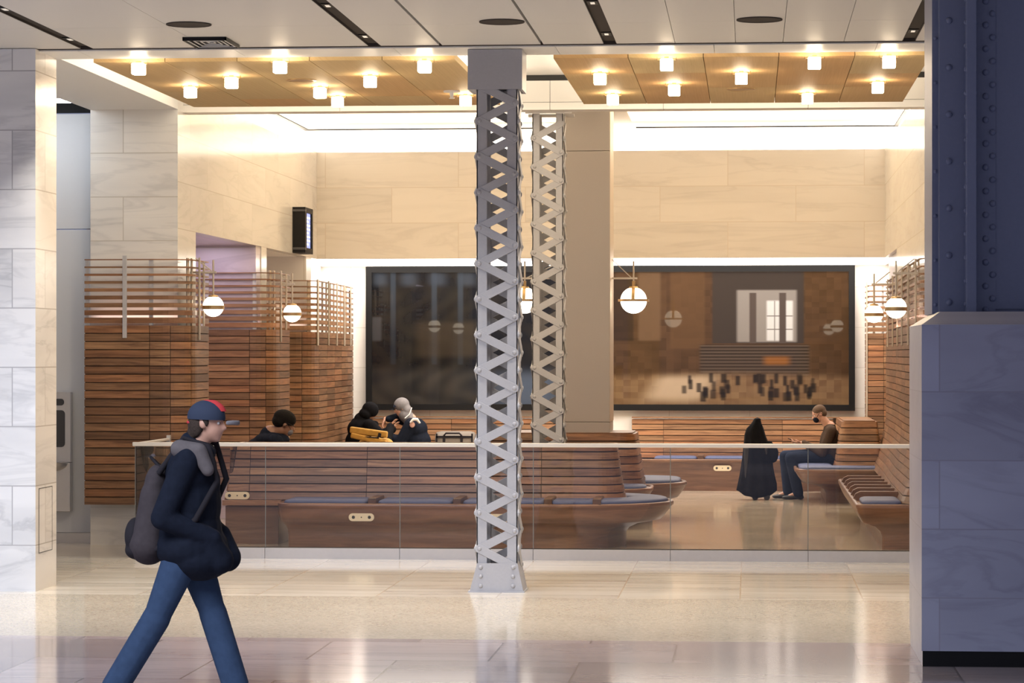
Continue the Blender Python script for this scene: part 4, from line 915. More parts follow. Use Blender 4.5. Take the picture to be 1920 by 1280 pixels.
def head_segs(c, fwd, up, s=1.0):
    f, r_, u = frame(fwd, up); c = Vector(c)
    R = Matrix((f, r_, u)).transposed()
    q = lambda a, b, d: c + f * a * s + r_ * b * s + u * d * s
    return [('e', q(-0.01, 0, 0.03), (0.097 * s, 0.076 * s, 0.090 * s), R), ('e', q(0.022, 0, -0.035), (0.070 * s, 0.060 * s, 0.075 * s), R), ('e', q(0.05, 0, -0.088), (0.034 * s, 0.034 * s, 0.024 * s), R),
            ('c', q(0.080, 0, 0.012), 0.011 * s, q(0.104, 0, -0.024), 0.015 * s), ('e', q(0.078, 0, -0.062), (0.016 * s, 0.026 * s, 0.012 * s), R), ('e', q(0.078, 0, 0.026), (0.014 * s, 0.046 * s, 0.012 * s), R),
            ('e', q(-0.012, 0.078, -0.01), (0.020 * s, 0.010 * s, 0.030 * s), R), ('e', q(-0.012, -0.078, -0.01), (0.020 * s, 0.010 * s, 0.030 * s), R)], q, R
def hand_segs(w_, d, palm_n, s=1.0, curl=0.5, thumb=1):
    # w_ wrist, d pointing direction, palm_n the way the palm faces
    w_ = Vector(w_); d = Vector(d).normalized(); nn = Vector(palm_n); nn = (nn - d * nn.dot(d)).normalized(); sd = d.cross(nn)
    out = [('e', w_ + d * 0.048 * s, (0.050 * s, 0.040 * s, 0.016 * s), Matrix((d, sd, nn)).transposed())]
    for i, (o_, L_) in enumerate(((-0.030, 0.068), (-0.010, 0.076), (0.010, 0.072), (0.029, 0.058))):
        a = w_ + d * 0.085 * s + sd * o_ * s; c1 = curl * (0.5 + 0.08 * i); b_ = a + (d * math.cos(c1) + nn * math.sin(c1)) * L_ * 0.55 * s; c2 = curl * 1.7
        e = b_ + (d * math.cos(c2) + nn * math.sin(c2)) * L_ * 0.5 * s; out += [('c', a, 0.0095 * s, b_, 0.0088 * s), ('c', b_, 0.0088 * s, e, 0.0075 * s)]
    a = w_ + d * 0.025 * s + sd * (-0.034 * thumb) * s; b_ = a + (d * 0.7 - sd * 0.6 * thumb + nn * 0.3).normalized() * 0.038 * s; e = b_ + (d * 0.9 + nn * 0.5 - sd * 0.1 * thumb).normalized() * 0.032 * s
    return out + [('c', a, 0.012 * s, b_, 0.011 * s), ('c', b_, 0.011 * s, e, 0.009 * s)]
def eyes(q, parent, s=1.0):
    for sg in (-1, 1):
        b = MB(); b.sphere(q(0.071, 0.031 * sg, 0.004), 0.011 * s, 10, 8); o = b.build('eye', 'eye', parent)
        b = MB(); b.sphere(q(0.079, 0.031 * sg, 0.004), 0.005 * s, 8, 6); b.build('pupil', 'black', o)
def shoe(parent, heel, toe, m='shoe', r=0.042):
    h, t_ = Vector(heel), Vector(toe); d = (t_ - h).normalized(); L_ = (t_ - h).length
    sd = Vector((-d.y, d.x, 0)).normalized(); R = Matrix((d, sd, Vector((0, 0, 1)))).transposed()
    segs = [('e', h + d * 0.04 + Vector((0, 0, 0.03)), (0.055, 0.040, 0.036), R), ('e', h + d * L_ * 0.5 + Vector((0, 0, 0.028)), (L_ * 0.42, 0.042, 0.034), R), ('e', h + d * (L_ - 0.06) + Vector((0, 0, 0.024)), (0.065, 0.047, 0.028), R), ('c', h + d * 0.05 + Vector((0, 0, 0.05)), 0.045, h + d * 0.05 + Vector((0, 0, 0.11)), 0.045)]
    return organic('shoe', segs, m, parent, 0.009, 3)

# --- walker, mid-stride to the right
YW = 15.95
def W(x, y, dy=0.0): return P(x, y, Y=YW + dy) if True else None
HC = W(389, 793); HC = Vector((HC.x, YW, 1.60))
hs, q, R = head_segs(HC, (1, -0.03, -0.04), (0.06, 0, 1), 1.0)
hipc = Vector((W(352, 1035).x, YW, 0.86)); neck = Vector((W(372, 838).x, YW, 1.45)); chest = Vector((W(362, 900).x, YW, 1.25))
near, far = -1, 1
hipN, hipF = hipc + Vector((0.0, -0.09, 0)), hipc + Vector((0.0, 0.09, 0))
kneeN = Vector((W(300, 1160).x, YW - 0.10, 0.47)); ankN = Vector((W(222, 1268).x, YW - 0.10, 0.10))
kneeF = Vector((W(393, 1158).x, YW + 0.10, 0.485)); ankF = Vector((W(437, 1268).x, YW + 0.10, 0.085))
shN, shF = neck + Vector((-0.02, -0.19, -0.045)), neck + Vector((-0.02, 0.19, -0.045))
elN = Vector((W(322, 965).x, YW - 0.27, 1.06)); wrN = Vector((W(402, 1000).x, YW - 0.16, 0.94))
elF = Vector((W(350, 955).x, YW + 0.27, 1.07)); wrF = Vector((W(404, 1000).x, YW + 0.16, 0.94))
body = hs + [('c', HC + Vector((-0.035, 0, -0.05)), 0.058, neck, 0.062), ('c', neck + Vector((0, 0, -0.03)), 0.07, chest, 0.12), ('e', chest, (0.105, 0.16, 0.20)), ('e', hipc + Vector((0, 0, 0.06)), (0.105, 0.155, 0.16)), ('c', chest, 0.11, hipc, 0.11)]
for a, b_, c in ((shN, elN, wrN), (shF, elF, wrF)): body += [('c', a, 0.055, b_, 0.042), ('c', b_, 0.042, c, 0.028)] + hand_segs(c, (0.30, 0.5 if c is wrN else -0.5, -0.8), (0, 1 if c is wrN else -1, 0), 0.95, 0.4)
for a, b_, c in ((hipN, kneeN, ankN), (hipF, kneeF, ankF)): body += [('c', a, 0.085, b_, 0.052), ('c', b_, 0.052, c, 0.036)]
body += [('c', ankN, 0.034, ankN + Vector((0.10, 0, -0.065)), 0.024), ('c', ankF, 0.034, ankF + Vector((0.10, 0, -0.05)), 0.024)]
t = organic('person', body, 'skin', None, 0.011, 4)
tag(t, 'person striding to the right across the hall in navy cap, dark jacket and jeans', 'person')
eyes(q, t)
organic('jacket', [('c', neck + Vector((-0.01, 0, -0.05)), 0.10, chest, 0.165), ('e', chest + Vector((-0.01, 0, 0.06)), (0.15, 0.225, 0.20)), ('e', chest + Vector((0.0, 0, -0.12)), (0.165, 0.215, 0.24)), ('e', hipc + Vector((0.015, 0, 0.12)), (0.185, 0.22, 0.18)), ('e', hipc + Vector((0.045, 0, 0.0)), (0.195, 0.215, 0.14)), ('e', hipc + Vector((0.02, 0, 0.02)), (0.215, 0.255, 0.15)), ('e', hipc + Vector((0.075, 0, -0.05)), (0.185, 0.235, 0.13)), ('e', hipc + Vector((-0.05, 0, 0.10)), (0.13, 0.19, 0.14)),
                    ('c', shN, 0.082, elN, 0.068), ('c', elN, 0.068, wrN + Vector((0.02, 0, 0)), 0.056), ('c', shF, 0.082, elF, 0.068), ('c', elF, 0.068, wrF, 0.056), ('c', wrN, 0.062, wrN + Vector((0.05, 0.06, -0.13)), 0.085), ('c', wrF, 0.062, wrF + Vector((0.05, -0.06, -0.13)), 0.085), ('e', hipc + Vector((0.09, 0, -0.03)), (0.15, 0.20, 0.10)), ('e', hipc + Vector((-0.06, 0, 0.02)), (0.11, 0.18, 0.10)), ('c', shN + Vector((0, 0.03, 0)), 0.09, shF - Vector((0, 0.03, 0)), 0.09)], 'navy', t, 0.012, 5)
organic('collar', [('c', neck + Vector((-0.05, -0.02, 0.045)), 0.055, neck + Vector((0.05, -0.02, -0.02)), 0.05), ('c', neck + Vector((-0.05, 0.03, 0.045)), 0.055, neck + Vector((0.05, 0.03, -0.02)), 0.05)], 'navy', t, 0.009, 3)
organic('shoulder_panel', [('c', shN + Vector((-0.05, -0.005, 0.05)), 0.055, shN + Vector((0.06, -0.01, 0.035)), 0.052), ('c', shN + Vector((0.06, -0.01, 0.035)), 0.052, shN + Vector((0.115, -0.01, -0.07)), 0.038)], 'yoke', t, 0.009, 3)
jn = [('e', hipc + Vector((0, 0, 0.02)), (0.135, 0.18, 0.13))]
for a, b_, c in ((hipN, kneeN, ankN), (hipF, kneeF, ankF)): jn += [('c', a, 0.115, b_, 0.077), ('c', b_, 0.084, c + Vector((0, 0, -0.035)), 0.080)]
organic('jeans', jn, 'denim', t, 0.012, 4)
shoe(t, ankN + Vector((-0.06, 0, -0.10)), ankN + Vector((0.20, 0, -0.10))); shoe(t, ankF + Vector((-0.05, 0, -0.085)), ankF + Vector((0.22, 0, -0.07)))
f, r_, u = frame((1, -0.03, -0.04), (0.06, 0, 1))
organic('hair', [('e', q(-0.045, 0, -0.005), (0.072, 0.080, 0.075), R), ('e', q(-0.070, 0, -0.065), (0.048, 0.070, 0.062), R), ('e', q(-0.050, 0.066, -0.03), (0.034, 0.018, 0.055), R), ('e', q(-0.050, -0.066, -0.03), (0.034, 0.018, 0.055), R), ('e', q(0.0, 0.068, 0.01), (0.025, 0.015, 0.035), R), ('e', q(0.0, -0.068, 0.01), (0.025, 0.015, 0.035), R)], 'hairbrown', t, 0.008, 2)
mb = MB(); mb.sphere(q(-0.008, 0, 0.035), (0.112, 0.092, 0.098), 28, 12, 0, R=R, v0=0.0, v1=1.72); cap = mb.build('cap', ['capnavy'], t)
pts = []
for i in range(15):
    a = -1.15 + 2.3 * i / 14; pts.append(q(0.055 + 0.135 * math.cos(a) ** 0.7, 0.088 * math.sin(a) / math.sin(1.15), 0.035 - 0.02 * (1 - abs(i - 7) / 7) - 0.018 * (abs(i - 7) / 7) ** 2))
mb = MB(); mb.prism([p - u * 0.022 for p in pts], u * 0.024); mb.build('bill', 'greycloth', cap, 0.008, 2)
mb = MB(); mb.sphere(q(0.010, 0, 0.042), (0.105, 0.060, 0.096), 20, 8, 0, R=R, v0=0.25, v1=1.25); mb.build('front_panel', 'red', cap)
mb = MB(); mb.sphere(q(-0.055, 0, 0.0), (0.070, 0.070, 0.02), 16, 8, 0, R=R); mb.build('back_strap', 'red', cap)
# backpack he carries
bc = Vector((W(292, 962).x, YW, 1.07))
t = thing('backpack', 'slouchy dark brown-grey backpack on the back of the striding person', 'backpack', bc)
organic('main_bag', [('e', bc + Vector((0.01, 0, 0.15)), (0.075, 0.14, 0.14)), ('c', bc + Vector((0.0, -0.07, 0.12)), 0.075, bc + Vector((-0.03, -0.07, -0.17)), 0.10), ('c', bc + Vector((0.0, 0.07, 0.12)), 0.075, bc + Vector((-0.03, 0.07, -0.17)), 0.10), ('e', bc + Vector((-0.04, 0, -0.17)), (0.12, 0.17, 0.13))], 'pack', t, 0.012, 4)
organic('front_pocket', [('e', bc + Vector((-0.12, 0, -0.13)), (0.06, 0.12, 0.11)), ('e', bc + Vector((-0.10, 0, -0.21)), (0.08, 0.12, 0.06))], 'packdark', t, 0.010, 3)
for sg in (-1, 1):
    mb = MB(); mb.tube([bc + Vector((0.04, sg * 0.10, 0.24)), shN * 0.5 + shF * 0.5 + Vector((-0.04, sg * 0.13, 0.11)), shN * 0.5 + shF * 0.5 + Vector((0.10, sg * 0.13, 0.07)), chest + Vector((0.17, sg * 0.14, 0.02)), chest + Vector((0.06, sg * 0.225, -0.2)), bc + Vector((0.03, sg * 0.13, -0.2))], [0.018] * 6, 8); mb.build('strap', 'packdark', t)
mb = MB(); mb.tube([bc + Vector((0.03, -0.03, 0.27)), bc + Vector((-0.03, 0, 0.33)), bc + Vector((0.03, 0.03, 0.27))], 0.009, 8); mb.build('handle', 'packdark', t)

# --- seated man in brown shirt
YM = 38.62
def G(x, y, dy=0): return P(x, y, Y=YM + dy)
hc = G(1536, 776); fw = Vector((-1, -0.05, -0.42))
hs, q, R = head_segs(hc, fw, (-0.35, 0, 1), 1.0)
nb = G(1556, 800); ch = G(1556, 828); hp = Vector((1.08, YM, 0.60))
s1, s2 = nb + Vector((0.0, -0.18, -0.07)), nb + Vector((0.0, 0.18, -0.07))
e1, e2 = G(1541, 848) + Vector((0, -0.22, 0)), G(1541, 848) + Vector((0, 0.22, 0))
w1, w2 = G(1503, 830) + Vector((0, -0.09, 0)), G(1503, 832) + Vector((0, 0.07, 0))
k1, k2 = Vector((G(1482, 860).x, YM - 0.16, 0.575)), Vector((G(1472, 858).x, YM + 0.13, 0.585))
a1, a2 = Vector((G(1496, 920).x, YM - 0.17, 0.09)), Vector((G(1478, 920).x, YM + 0.10, 0.09))
body = hs + [('c', hc + Vector((0.045, 0, -0.06)), 0.055, nb, 0.062), ('c', nb, 0.08, ch, 0.12), ('e', ch, (0.11, 0.165, 0.17)), ('c', ch, 0.12, hp, 0.13)]
for s_, e_, w_ in ((s1, e1, w1), (s2, e2, w2)): body += [('c', s_, 0.06, e_, 0.042), ('c', e_, 0.042, w_, 0.028)] + hand_segs(w_, (-1, 0.15 if w_ is w1 else -0.15, 0.05), (0, 0.35 if w_ is w1 else -0.35, 1), 1.0, 0.6, 1 if w_ is w1 else -1)
for s_, k_, a_ in ((hp + Vector((0, -0.10, -0.01)), k1, a1), (hp + Vector((0, 0.10, -0.01)), k2, a2)): body += [('c', s_, 0.09, k_, 0.058), ('c', k_, 0.056, a_, 0.038), ('c', a_, 0.035, a_ + Vector((-0.12, 0, -0.05)), 0.028)]
t = tag(organic('person', body, 'skin', None, 0.0085, 2), 'seated person in brown shirt, jeans and dark face mask, holding a phone', 'person')
eyes(q, t)
organic('hair', [('e', q(-0.016, 0, 0.045), (0.097, 0.082, 0.082), R), ('e', q(-0.055, 0, 0.0), (0.058, 0.074, 0.065), R)], 'buzz', t, 0.008, 2)
organic('face_mask', [('e', q(0.062, 0, -0.055), (0.050, 0.062, 0.048), R)], 'navy', t, 0.008, 2)
for sg in (-1, 1):
    mb = MB(); mb.tube([q(0.055, sg * 0.062, -0.03), q(0.02, sg * 0.078, 0.0), q(-0.012, sg * 0.088, 0.02), q(-0.03, sg * 0.085, -0.005)], 0.0035, 6); mb.build('mask_loop', 'navy', t)
organic('shirt', [('c', nb + Vector((0.0, 0, -0.01)), 0.085, ch, 0.145), ('e', ch + Vector((0.01, 0, 0.03)), (0.145, 0.20, 0.17)), ('e', ch + Vector((0.02, 0, -0.12)), (0.165, 0.205, 0.2)), ('e', hp + Vector((0, 0, 0.05)), (0.165, 0.205, 0.14)), ('c', s1 + Vector((0.01, 0, 0.01)), 0.085, e1, 0.066), ('c', e1, 0.066, w1 + Vector((0.03, 0, 0)), 0.044), ('c', s2 + Vector((0.01, 0, 0.01)), 0.085, e2, 0.066), ('c', e2, 0.066, w2 + Vector((0.03, 0, 0)), 0.044), ('c', s1 + Vector((0, 0.04, 0.02)), 0.085, s2 + Vector((0, -0.04, 0.02)), 0.085)], 'brown', t, 0.011, 4)
jn = [('e', hp + Vector((0, 0, -0.03)), (0.16, 0.195, 0.12))]
for s_, k_, a_ in ((hp + Vector((0, -0.10, 0)), k1, a1), (hp + Vector((0, 0.10, 0)), k2, a2)): jn += [('c', s_, 0.105, k_, 0.080), ('c', k_, 0.080, a_ + Vector((0, 0, 0.0)), 0.075)]
organic('jeans', jn, 'denim_dark', t, 0.011, 3)
shoe(t, a1 + Vector((0.07, 0, -0.088)), a1 + Vector((-0.22, 0, -0.088))); shoe(t, a2 + Vector((0.07, 0, -0.088)), a2 + Vector((-0.22, 0, -0.088)))
pc = (w1 + w2) / 2 + Vector((-0.13, 0.0, 0.045))
t = thing('phone', 'slim dark phone held in the hands of the seated person in brown', 'phone', pc)
b = MB(); b.obox(pc, Vector((-0.06, 0, 0.025)), Vector((0, 0.036, 0)), Vector((0.0016, 0, 0.004))); b.build('case', 'black', t, 0.002)
b = MB(); b.obox(pc + Vector((0.002, 0, 0.0045)), Vector((-0.056, 0, 0.0235)), Vector((0, 0.033, 0)), Vector((0.0002, 0, 0.0005))); b.build('display', 'hood_gloss', t)

# --- person with dark shirt on the rear side of the long bench
YT = 30.02
def H_(x, y): return P(x, y, Y=YT)
hc = H_(534, 795); fw = Vector((0.85, 0.35, -0.35))
hs, q, R = head_segs(hc, fw, (0.25, 0.1, 1), 1.12)
nb = H_(507, 812); hp = Vector((H_(490, 900).x, YT - 0.05, 0.60)); ch = H_(500, 850)
sdv = Vector((0.42, -0.85, 0)).normalized() * 0.19
s1, s2 = nb + Vector((0, 0, -0.09)) + sdv, nb + Vector((0, 0, -0.07)) - sdv
k1, k2 = hp + Vector((0.30, 0.20, -0.04)), hp + Vector((0.12, 0.36, -0.04))
body = hs + [('c', hc + Vector((-0.04, -0.02, -0.06)), 0.058, nb, 0.065), ('c', nb, 0.09, ch, 0.13), ('e', ch, (0.14, 0.15, 0.18)), ('c', ch, 0.13, hp, 0.13)]
for s_ in (s1, s2):
    e_ = s_ + Vector((0.10, 0.06, -0.25)); w_ = e_ + Vector((0.18, 0.10, 0.0)); body += [('c', s_, 0.06, e_, 0.045), ('c', e_, 0.042, w_, 0.03)] + hand_segs(w_, (0.8, 0.5, 0), (0, 0, 1), 1, 0.5)
for k_ in (k1, k2):
    a_ = Vector((k_.x + 0.05, k_.y + 0.05, 0.09)); body += [('c', hp, 0.10, k_, 0.06), ('c', k_, 0.058, a_, 0.04), ('c', a_, 0.035, a_ + Vector((0.1, 0.06, -0.05)), 0.028)]
t = tag(organic('person', body, 'skin2', None, 0.011, 2), 'person with short black hair leaning forward behind the long bench in navy top', 'person')
organic('hair', [('e', q(-0.020, 0, 0.052), (0.130, 0.112, 0.098), R), ('e', q(-0.060, 0, 0.010), (0.085, 0.098, 0.075), R)], 'hair', t, 0.009, 2)
organic('face_mask', [('e', q(0.062, 0, -0.055), (0.050, 0.062, 0.046), R)], 'greycloth', t, 0.009, 2)
for sg in (-1, 1):
    mb = MB(); mb.tube([q(0.085, sg * 0.045, 0.012), q(0.05, sg * 0.085, 0.012), q(-0.02, sg * 0.092, 0.015)], 0.0045, 6); mb.build('glasses_arm', 'black', t)
    mb = MB(); mb.tube([q(0.055, sg * 0.070, -0.03), q(0.01, sg * 0.088, 0.005), q(-0.02, sg * 0.090, -0.03)], 0.0035, 6); mb.build('mask_loop', 'black', t)
segs = [('c', nb + Vector((-0.02, 0, -0.02)), 0.10, ch, 0.19), ('e', nb + Vector((0.02, -0.02, -0.07)), (0.20, 0.17, 0.085)), ('e', ch + Vector((0.02, 0, 0.05)), (0.27, 0.20, 0.15)), ('e', ch + Vector((0, 0, -0.12)), (0.19, 0.19, 0.18)), ('c', s1, 0.085, s2, 0.085)]
for s_ in (s1, s2): segs += [('c', s_, 0.088, s_ + Vector((0.10, 0.06, -0.25)), 0.07), ('c', s_ + Vector((0.10, 0.06, -0.25)), 0.066, s_ + Vector((0.25, 0.14, -0.25)), 0.05)]
organic('top', segs, 'navy', t, 0.012, 4)
jn = [('e', hp + Vector((0, 0, -0.02)), (0.17, 0.17, 0.12))]
for k_ in (k1, k2): jn += [('c', hp, 0.115, k_, 0.085), ('c', k_, 0.082, Vector((k_.x + 0.05, k_.y + 0.05, 0.08)), 0.07)]
organic('trousers', jn, 'denim_dark', t, 0.012, 3)
for k_ in (k1, k2): shoe(t, (k_.x, k_.y + 0.02, 0.0), (k_.x + 0.2, k_.y + 0.16, 0.0))

# --- pair at the far left: one in a black puffer from behind, one in a varsity jacket with grey hood
YA = 39.3
def A_(x, y, dy=0): return P(x, y, Y=YA + dy)
hc = A_(694, 772); fw = Vector((0.8, 0.5, -0.35))
hs, q, R = head_segs(hc, fw, (0.3, 0.1, 1), 1.0)
nb = A_(682, 786); ch = A_(682, 812); hp = Vector((A_(680, 850).x, YA, 0.58))
sdv = Vector((0.5, -0.8, 0)).normalized() * 0.2
s1, s2 = nb + Vector((0.0, 0, -0.09)) + sdv, nb + Vector((-0.02, 0, -0.08)) - sdv
e1 = A_(725, 826) + Vector((0.0, -0.1, 0)); w1 = A_(722, 800) + Vector((0.06, 0.15, 0)); e2 = s2 + Vector((0.15, 0.1, -0.22)); w2 = A_(728, 806) + Vector((0.02, 0.3, 0))
body = hs + [('c', hc + Vector((-0.04, -0.02, -0.06)), 0.058, nb, 0.065), ('c', nb, 0.09, ch, 0.13), ('e', ch, (0.15, 0.16, 0.18)), ('c', ch, 0.13, hp, 0.13)]
for s_, e_, w_ in ((s1, e1, w1), (s2, e2, w2)): body += [('c', s_, 0.06, e_, 0.045), ('c', e_, 0.042, w_, 0.03)] + hand_segs(w_, (0.3, 0.3, 0.6), (0.6, 0.2, 0), 1, 0.5)
ks = [hp + Vector((0.40, -0.06, -0.03)), hp + Vector((0.38, 0.2, -0.03))]
for k_ in ks: a_ = Vector((k_.x + 0.03, k_.y, 0.09)); body += [('c', hp, 0.10, k_, 0.06), ('c', k_, 0.058, a_, 0.04), ('c', a_, 0.035, a_ + Vector((0.12, 0, -0.05)), 0.028)]
t = tag(organic('person', body, 'skin2', None, 0.012, 2), 'person seen from behind in black puffer coat with hood, leaning over the yellow bag', 'person')
organic('hood', [('e', q(-0.01, 0, 0.03), (0.125, 0.105, 0.115), R), ('e', q(-0.065, 0, -0.06), (0.09, 0.10, 0.09), R), ('c', A_(665, 790), 0.05, A_(704, 795), 0.05)], 'blackcloth', t, 0.011, 3)
segs = [('c', nb + Vector((-0.02, 0, -0.02)), 0.13, ch, 0.2), ('e', ch + Vector((-0.02, 0, 0.06)), (0.22, 0.21, 0.17)), ('e', ch + Vector((-0.03, 0, -0.12)), (0.24, 0.22, 0.2)), ('e', hp, (0.23, 0.21, 0.15))]
for s_, e_, w_ in ((s1, e1, w1), (s2, e2, w2)): segs += [('c', s_, 0.10, e_, 0.09), ('c', e_, 0.085, w_, 0.06)]
organic('puffer_coat', segs, 'blackcloth', t, 0.013, 4)
jn = [('e', hp + Vector((0, 0, -0.02)), (0.17, 0.17, 0.10))]
for k_ in ks: jn += [('c', hp, 0.11, k_, 0.085), ('c', k_, 0.08, Vector((k_.x + 0.03, k_.y, 0.08)), 0.07)]
organic('trousers', jn, 'denim_dark', t, 0.013, 3)
for k_ in ks: shoe(t, (k_.x - 0.04, k_.y, 0), (k_.x + 0.24, k_.y, 0))

YB = 40.55
def B_(x, y, dy=0): return P(x, y, Y=YB + dy)
hc = B_(752, 765); fw = Vector((-0.95, -0.15, -0.35))
hs, q, R = head_segs(hc, fw, (-0.3, 0, 1), 1.0)
nb = B_(770, 786); ch = B_(778, 812); hp = Vector((B_(785, 850).x, YB + 0.1, 0.60))
s1, s2 = nb + Vector((0.02, -0.19, -0.08)), nb + Vector((0.0, 0.19, -0.06))
e1 = B_(752, 828) + Vector((0.02, -0.22, 0)); w1 = B_(745, 815) + Vector((-0.12, -0.12, 0)); e2 = B_(742, 784) + Vector((0, 0.15, 0)); w2 = B_(722, 785)
body = hs + [('c', hc + Vector((0.045, 0, -0.06)), 0.058, nb, 0.065), ('c', nb, 0.09, ch, 0.13), ('e', ch, (0.14, 0.17, 0.18)), ('c', ch, 0.13, hp, 0.13)]
body += [('c', s1, 0.06, e1, 0.045), ('c', e1, 0.042, w1, 0.03)] + hand_segs(w1, (-0.9, 0.2, 0.1), (0, 0, 1), 1, 0.5)
body += [('c', s2, 0.06, e2, 0.045), ('c', e2, 0.042, w2, 0.03)] + hand_segs(w2, (-0.3, -0.2, -0.8), (0.7, 0, 0), 1.1, 0.6)
ks = [hp + Vector((-0.22, -0.38, -0.03)), hp + Vector((-0.02, -0.42, -0.03))]
for k_ in ks: a_ = Vector((k_.x, k_.y - 0.02, 0.09)); body += [('c', hp, 0.10, k_, 0.06), ('c', k_, 0.058, a_, 0.04), ('c', a_, 0.035, a_ + Vector((-0.03, -0.11, -0.05)), 0.028)]
t = tag(organic('person', body, 'skin', None, 0.0105, 2), 'person in navy varsity jacket, grey hood and dark cap, arm stretched to the left', 'person')
eyes(q, t)
organic('hood', [('e', q(-0.025, 0, 0.045), (0.118, 0.108, 0.108), R), ('e', q(-0.06, 0, -0.05), (0.085, 0.102, 0.11), R), ('c', hc + Vector((0.06, 0, -0.10)), 0.10, nb + Vector((0.0, 0, -0.02)), 0.10)], 'greycloth', t, 0.010, 3)
pts = []
for i in range(13):
    a = -1.15 + 2.3 * i / 12; pts.append(q(0.045 + 0.130 * math.cos(a) ** 0.7, 0.085 * math.sin(a) / math.sin(1.15), 0.042 - 0.016 * (abs(i - 6) / 6) ** 2))
uu = R.col[2]
mb = MB(); mb.prism([p - uu * 0.006 for p in pts], uu * 0.010); mb.sphere(q(0.0, 0, 0.04), (0.108, 0.088, 0.075), 20, 8, 0, R=R, v0=0.0, v1=1.5); mb.build('cap', 'capnavy', t)
segs = [('c', nb + Vector((0.0, 0, -0.04)), 0.105, ch, 0.18), ('e', ch + Vector((0.0, 0, 0.06)), (0.19, 0.23, 0.17)), ('e', ch + Vector((0.02, 0, -0.12)), (0.22, 0.23, 0.2)), ('e', hp, (0.22, 0.22, 0.15)), ('c', s1, 0.10, s2, 0.10)]
segs += [('c', s1, 0.10, e1, 0.085), ('c', e1, 0.08, w1, 0.055), ('c', s2, 0.09, e2, 0.075), ('c', e2, 0.075, w2 + Vector((0.05, 0, 0)), 0.05)]
organic('varsity_jacket', segs, 'navy', t, 0.013, 4)
mb = MB(); mb.tube([B_(772, 764, -0.05), B_(768, 776, -0.12), B_(759, 784, -0.16)], [0.007] * 3, 8); mb.build('hood_trim', 'whitecloth', t)
sp_ = s1 + Vector((0.0, -0.06, 0))
mb = MB(); mb.tube([B_(769, 792, -0.33), B_(775, 786, -0.335), B_(782, 786, -0.325), B_(787, 793, -0.30)], [0.012, 0.022, 0.024, 0.016], 8); mb.build('shoulder_stripe', 'whitecloth', t)
mb = MB(); c = B_(773, 796, -0.31); mb.sphere(c, (0.04, 0.016, 0.042), 14, 8); mb.build('sleeve_patch', 'pinkpatch', t)
jn = [('e', hp + Vector((0, 0, -0.02)), (0.18, 0.17, 0.10))]
for k_ in ks: jn += [('c', hp, 0.11, k_, 0.085), ('c', k_, 0.08, Vector((k_.x, k_.y - 0.02, 0.08)), 0.07)]
organic('trousers', jn, 'denim_dark', t, 0.013, 3)
for k_ in ks: shoe(t, (k_.x + 0.01, k_.y + 0.04, 0), (k_.x - 0.05, k_.y - 0.23, 0))

# ------------------------------------------------------------------ luggage
yb = P(696, 815, Y=38.75)
t = thing('yellow_bag', 'mustard yellow roll-top bag on the left bench behind the black puffer coat', 'bag', (yb.x, 38.75, 0.50))
organic('main_bag', [('e', yb + Vector((0.02, 0, -0.20)), (0.24, 0.13, 0.18)), ('e', yb + Vector((0.20, 0, -0.16)), (0.13, 0.12, 0.12))], 'yellow', t, 0.012, 3)
mb = MB(); mb.obox(yb + Vector((-0.02, -0.10, 0.04)), Vector((0.265, 0, -0.035)), Vector((0, 0.05, 0)), Vector((0.004, 0, 0.045))); mb.build('flap', 'yellow', t, 0.02, 3)
mb = MB(); mb.obox(yb + Vector((-0.02, -0.115, -0.055)), Vector((0.25, 0, -0.055)), Vector((0, 0.05, 0)), Vector((0.008, 0, 0.038))); mb.build('lower_roll', 'yellow', t, 0.02, 3)
mb = MB(); mb.obox(yb + Vector((0.14, -0.157, 0.0)), Vector((0.006, 0, 0.03)), Vector((0, 0.006, 0)), Vector((-0.02, 0, 0.006))); mb.tube([yb + Vector((-0.26, -0.14, 0.0)), yb + Vector((0.0, -0.16, -0.03)), yb + Vector((0.13, -0.155, -0.035))], 0.010, 6); mb.build('strap', 'packdark', t)
mb = MB(); mb.tube([yb + Vector((0.12, -0.13, -0.12)), yb + Vector((0.2, -0.14, -0.08)), yb + Vector((0.3, -0.13, -0.14))], 0.008, 6); mb.build('strap', 'packdark', t)
d0, d1 = P(815, 818, Y=40.75).x, P(889, 818, Y=40.75).x
t = thing('duffel_bag', 'grey-beige duffel bag with dark straps on the wall bench', 'bag', ((d0 + d1) / 2, 40.85, 0.50))
mb = MB(); rings = []
for x, k in ((d0, 0.75), (d0 + 0.02, 0.92), (d0 + 0.08, 1.0), (d1 - 0.08, 1.0), (d1 - 0.02, 0.92), (d1, 0.75)):
    rings.append([(x, 40.92 + (p[0]) * k, 0.69 + p[1] * k) for p in rrect(-0.17, 0.17, -0.19, 0.17, (0.05, 0.05, 0.12, 0.12), 5)])
mb.loft(rings, sm=True); mb.build('main_bag', 'bag', t)
for X in (d0 + 0.14, d0 + 0.40):
    mb = MB()
    mb.box(X - 0.018, X + 0.018, 40.735, 40.748, 0.50, 0.80); mb.build('strap', 'packdark', t)
mb = MB(); mb.tube([(d0 + 0.14, 40.74, 0.80), (d0 + 0.17, 40.72, 0.835), (d0 + 0.37, 40.72, 0.835), (d0 + 0.40, 40.74, 0.80)], 0.013, 8); mb.box(d0 + 0.02, d1 - 0.03, 40.738, 40.748, 0.765, 0.795); mb.build('handle', 'packdark', t)
for X in (d0 + 0.03, d1 - 0.03):
    mb = MB(); mb.box(X - 0.012, X + 0.012, 40.738, 40.75, 0.52, 0.83); mb.build('piping', 'packdark', t)

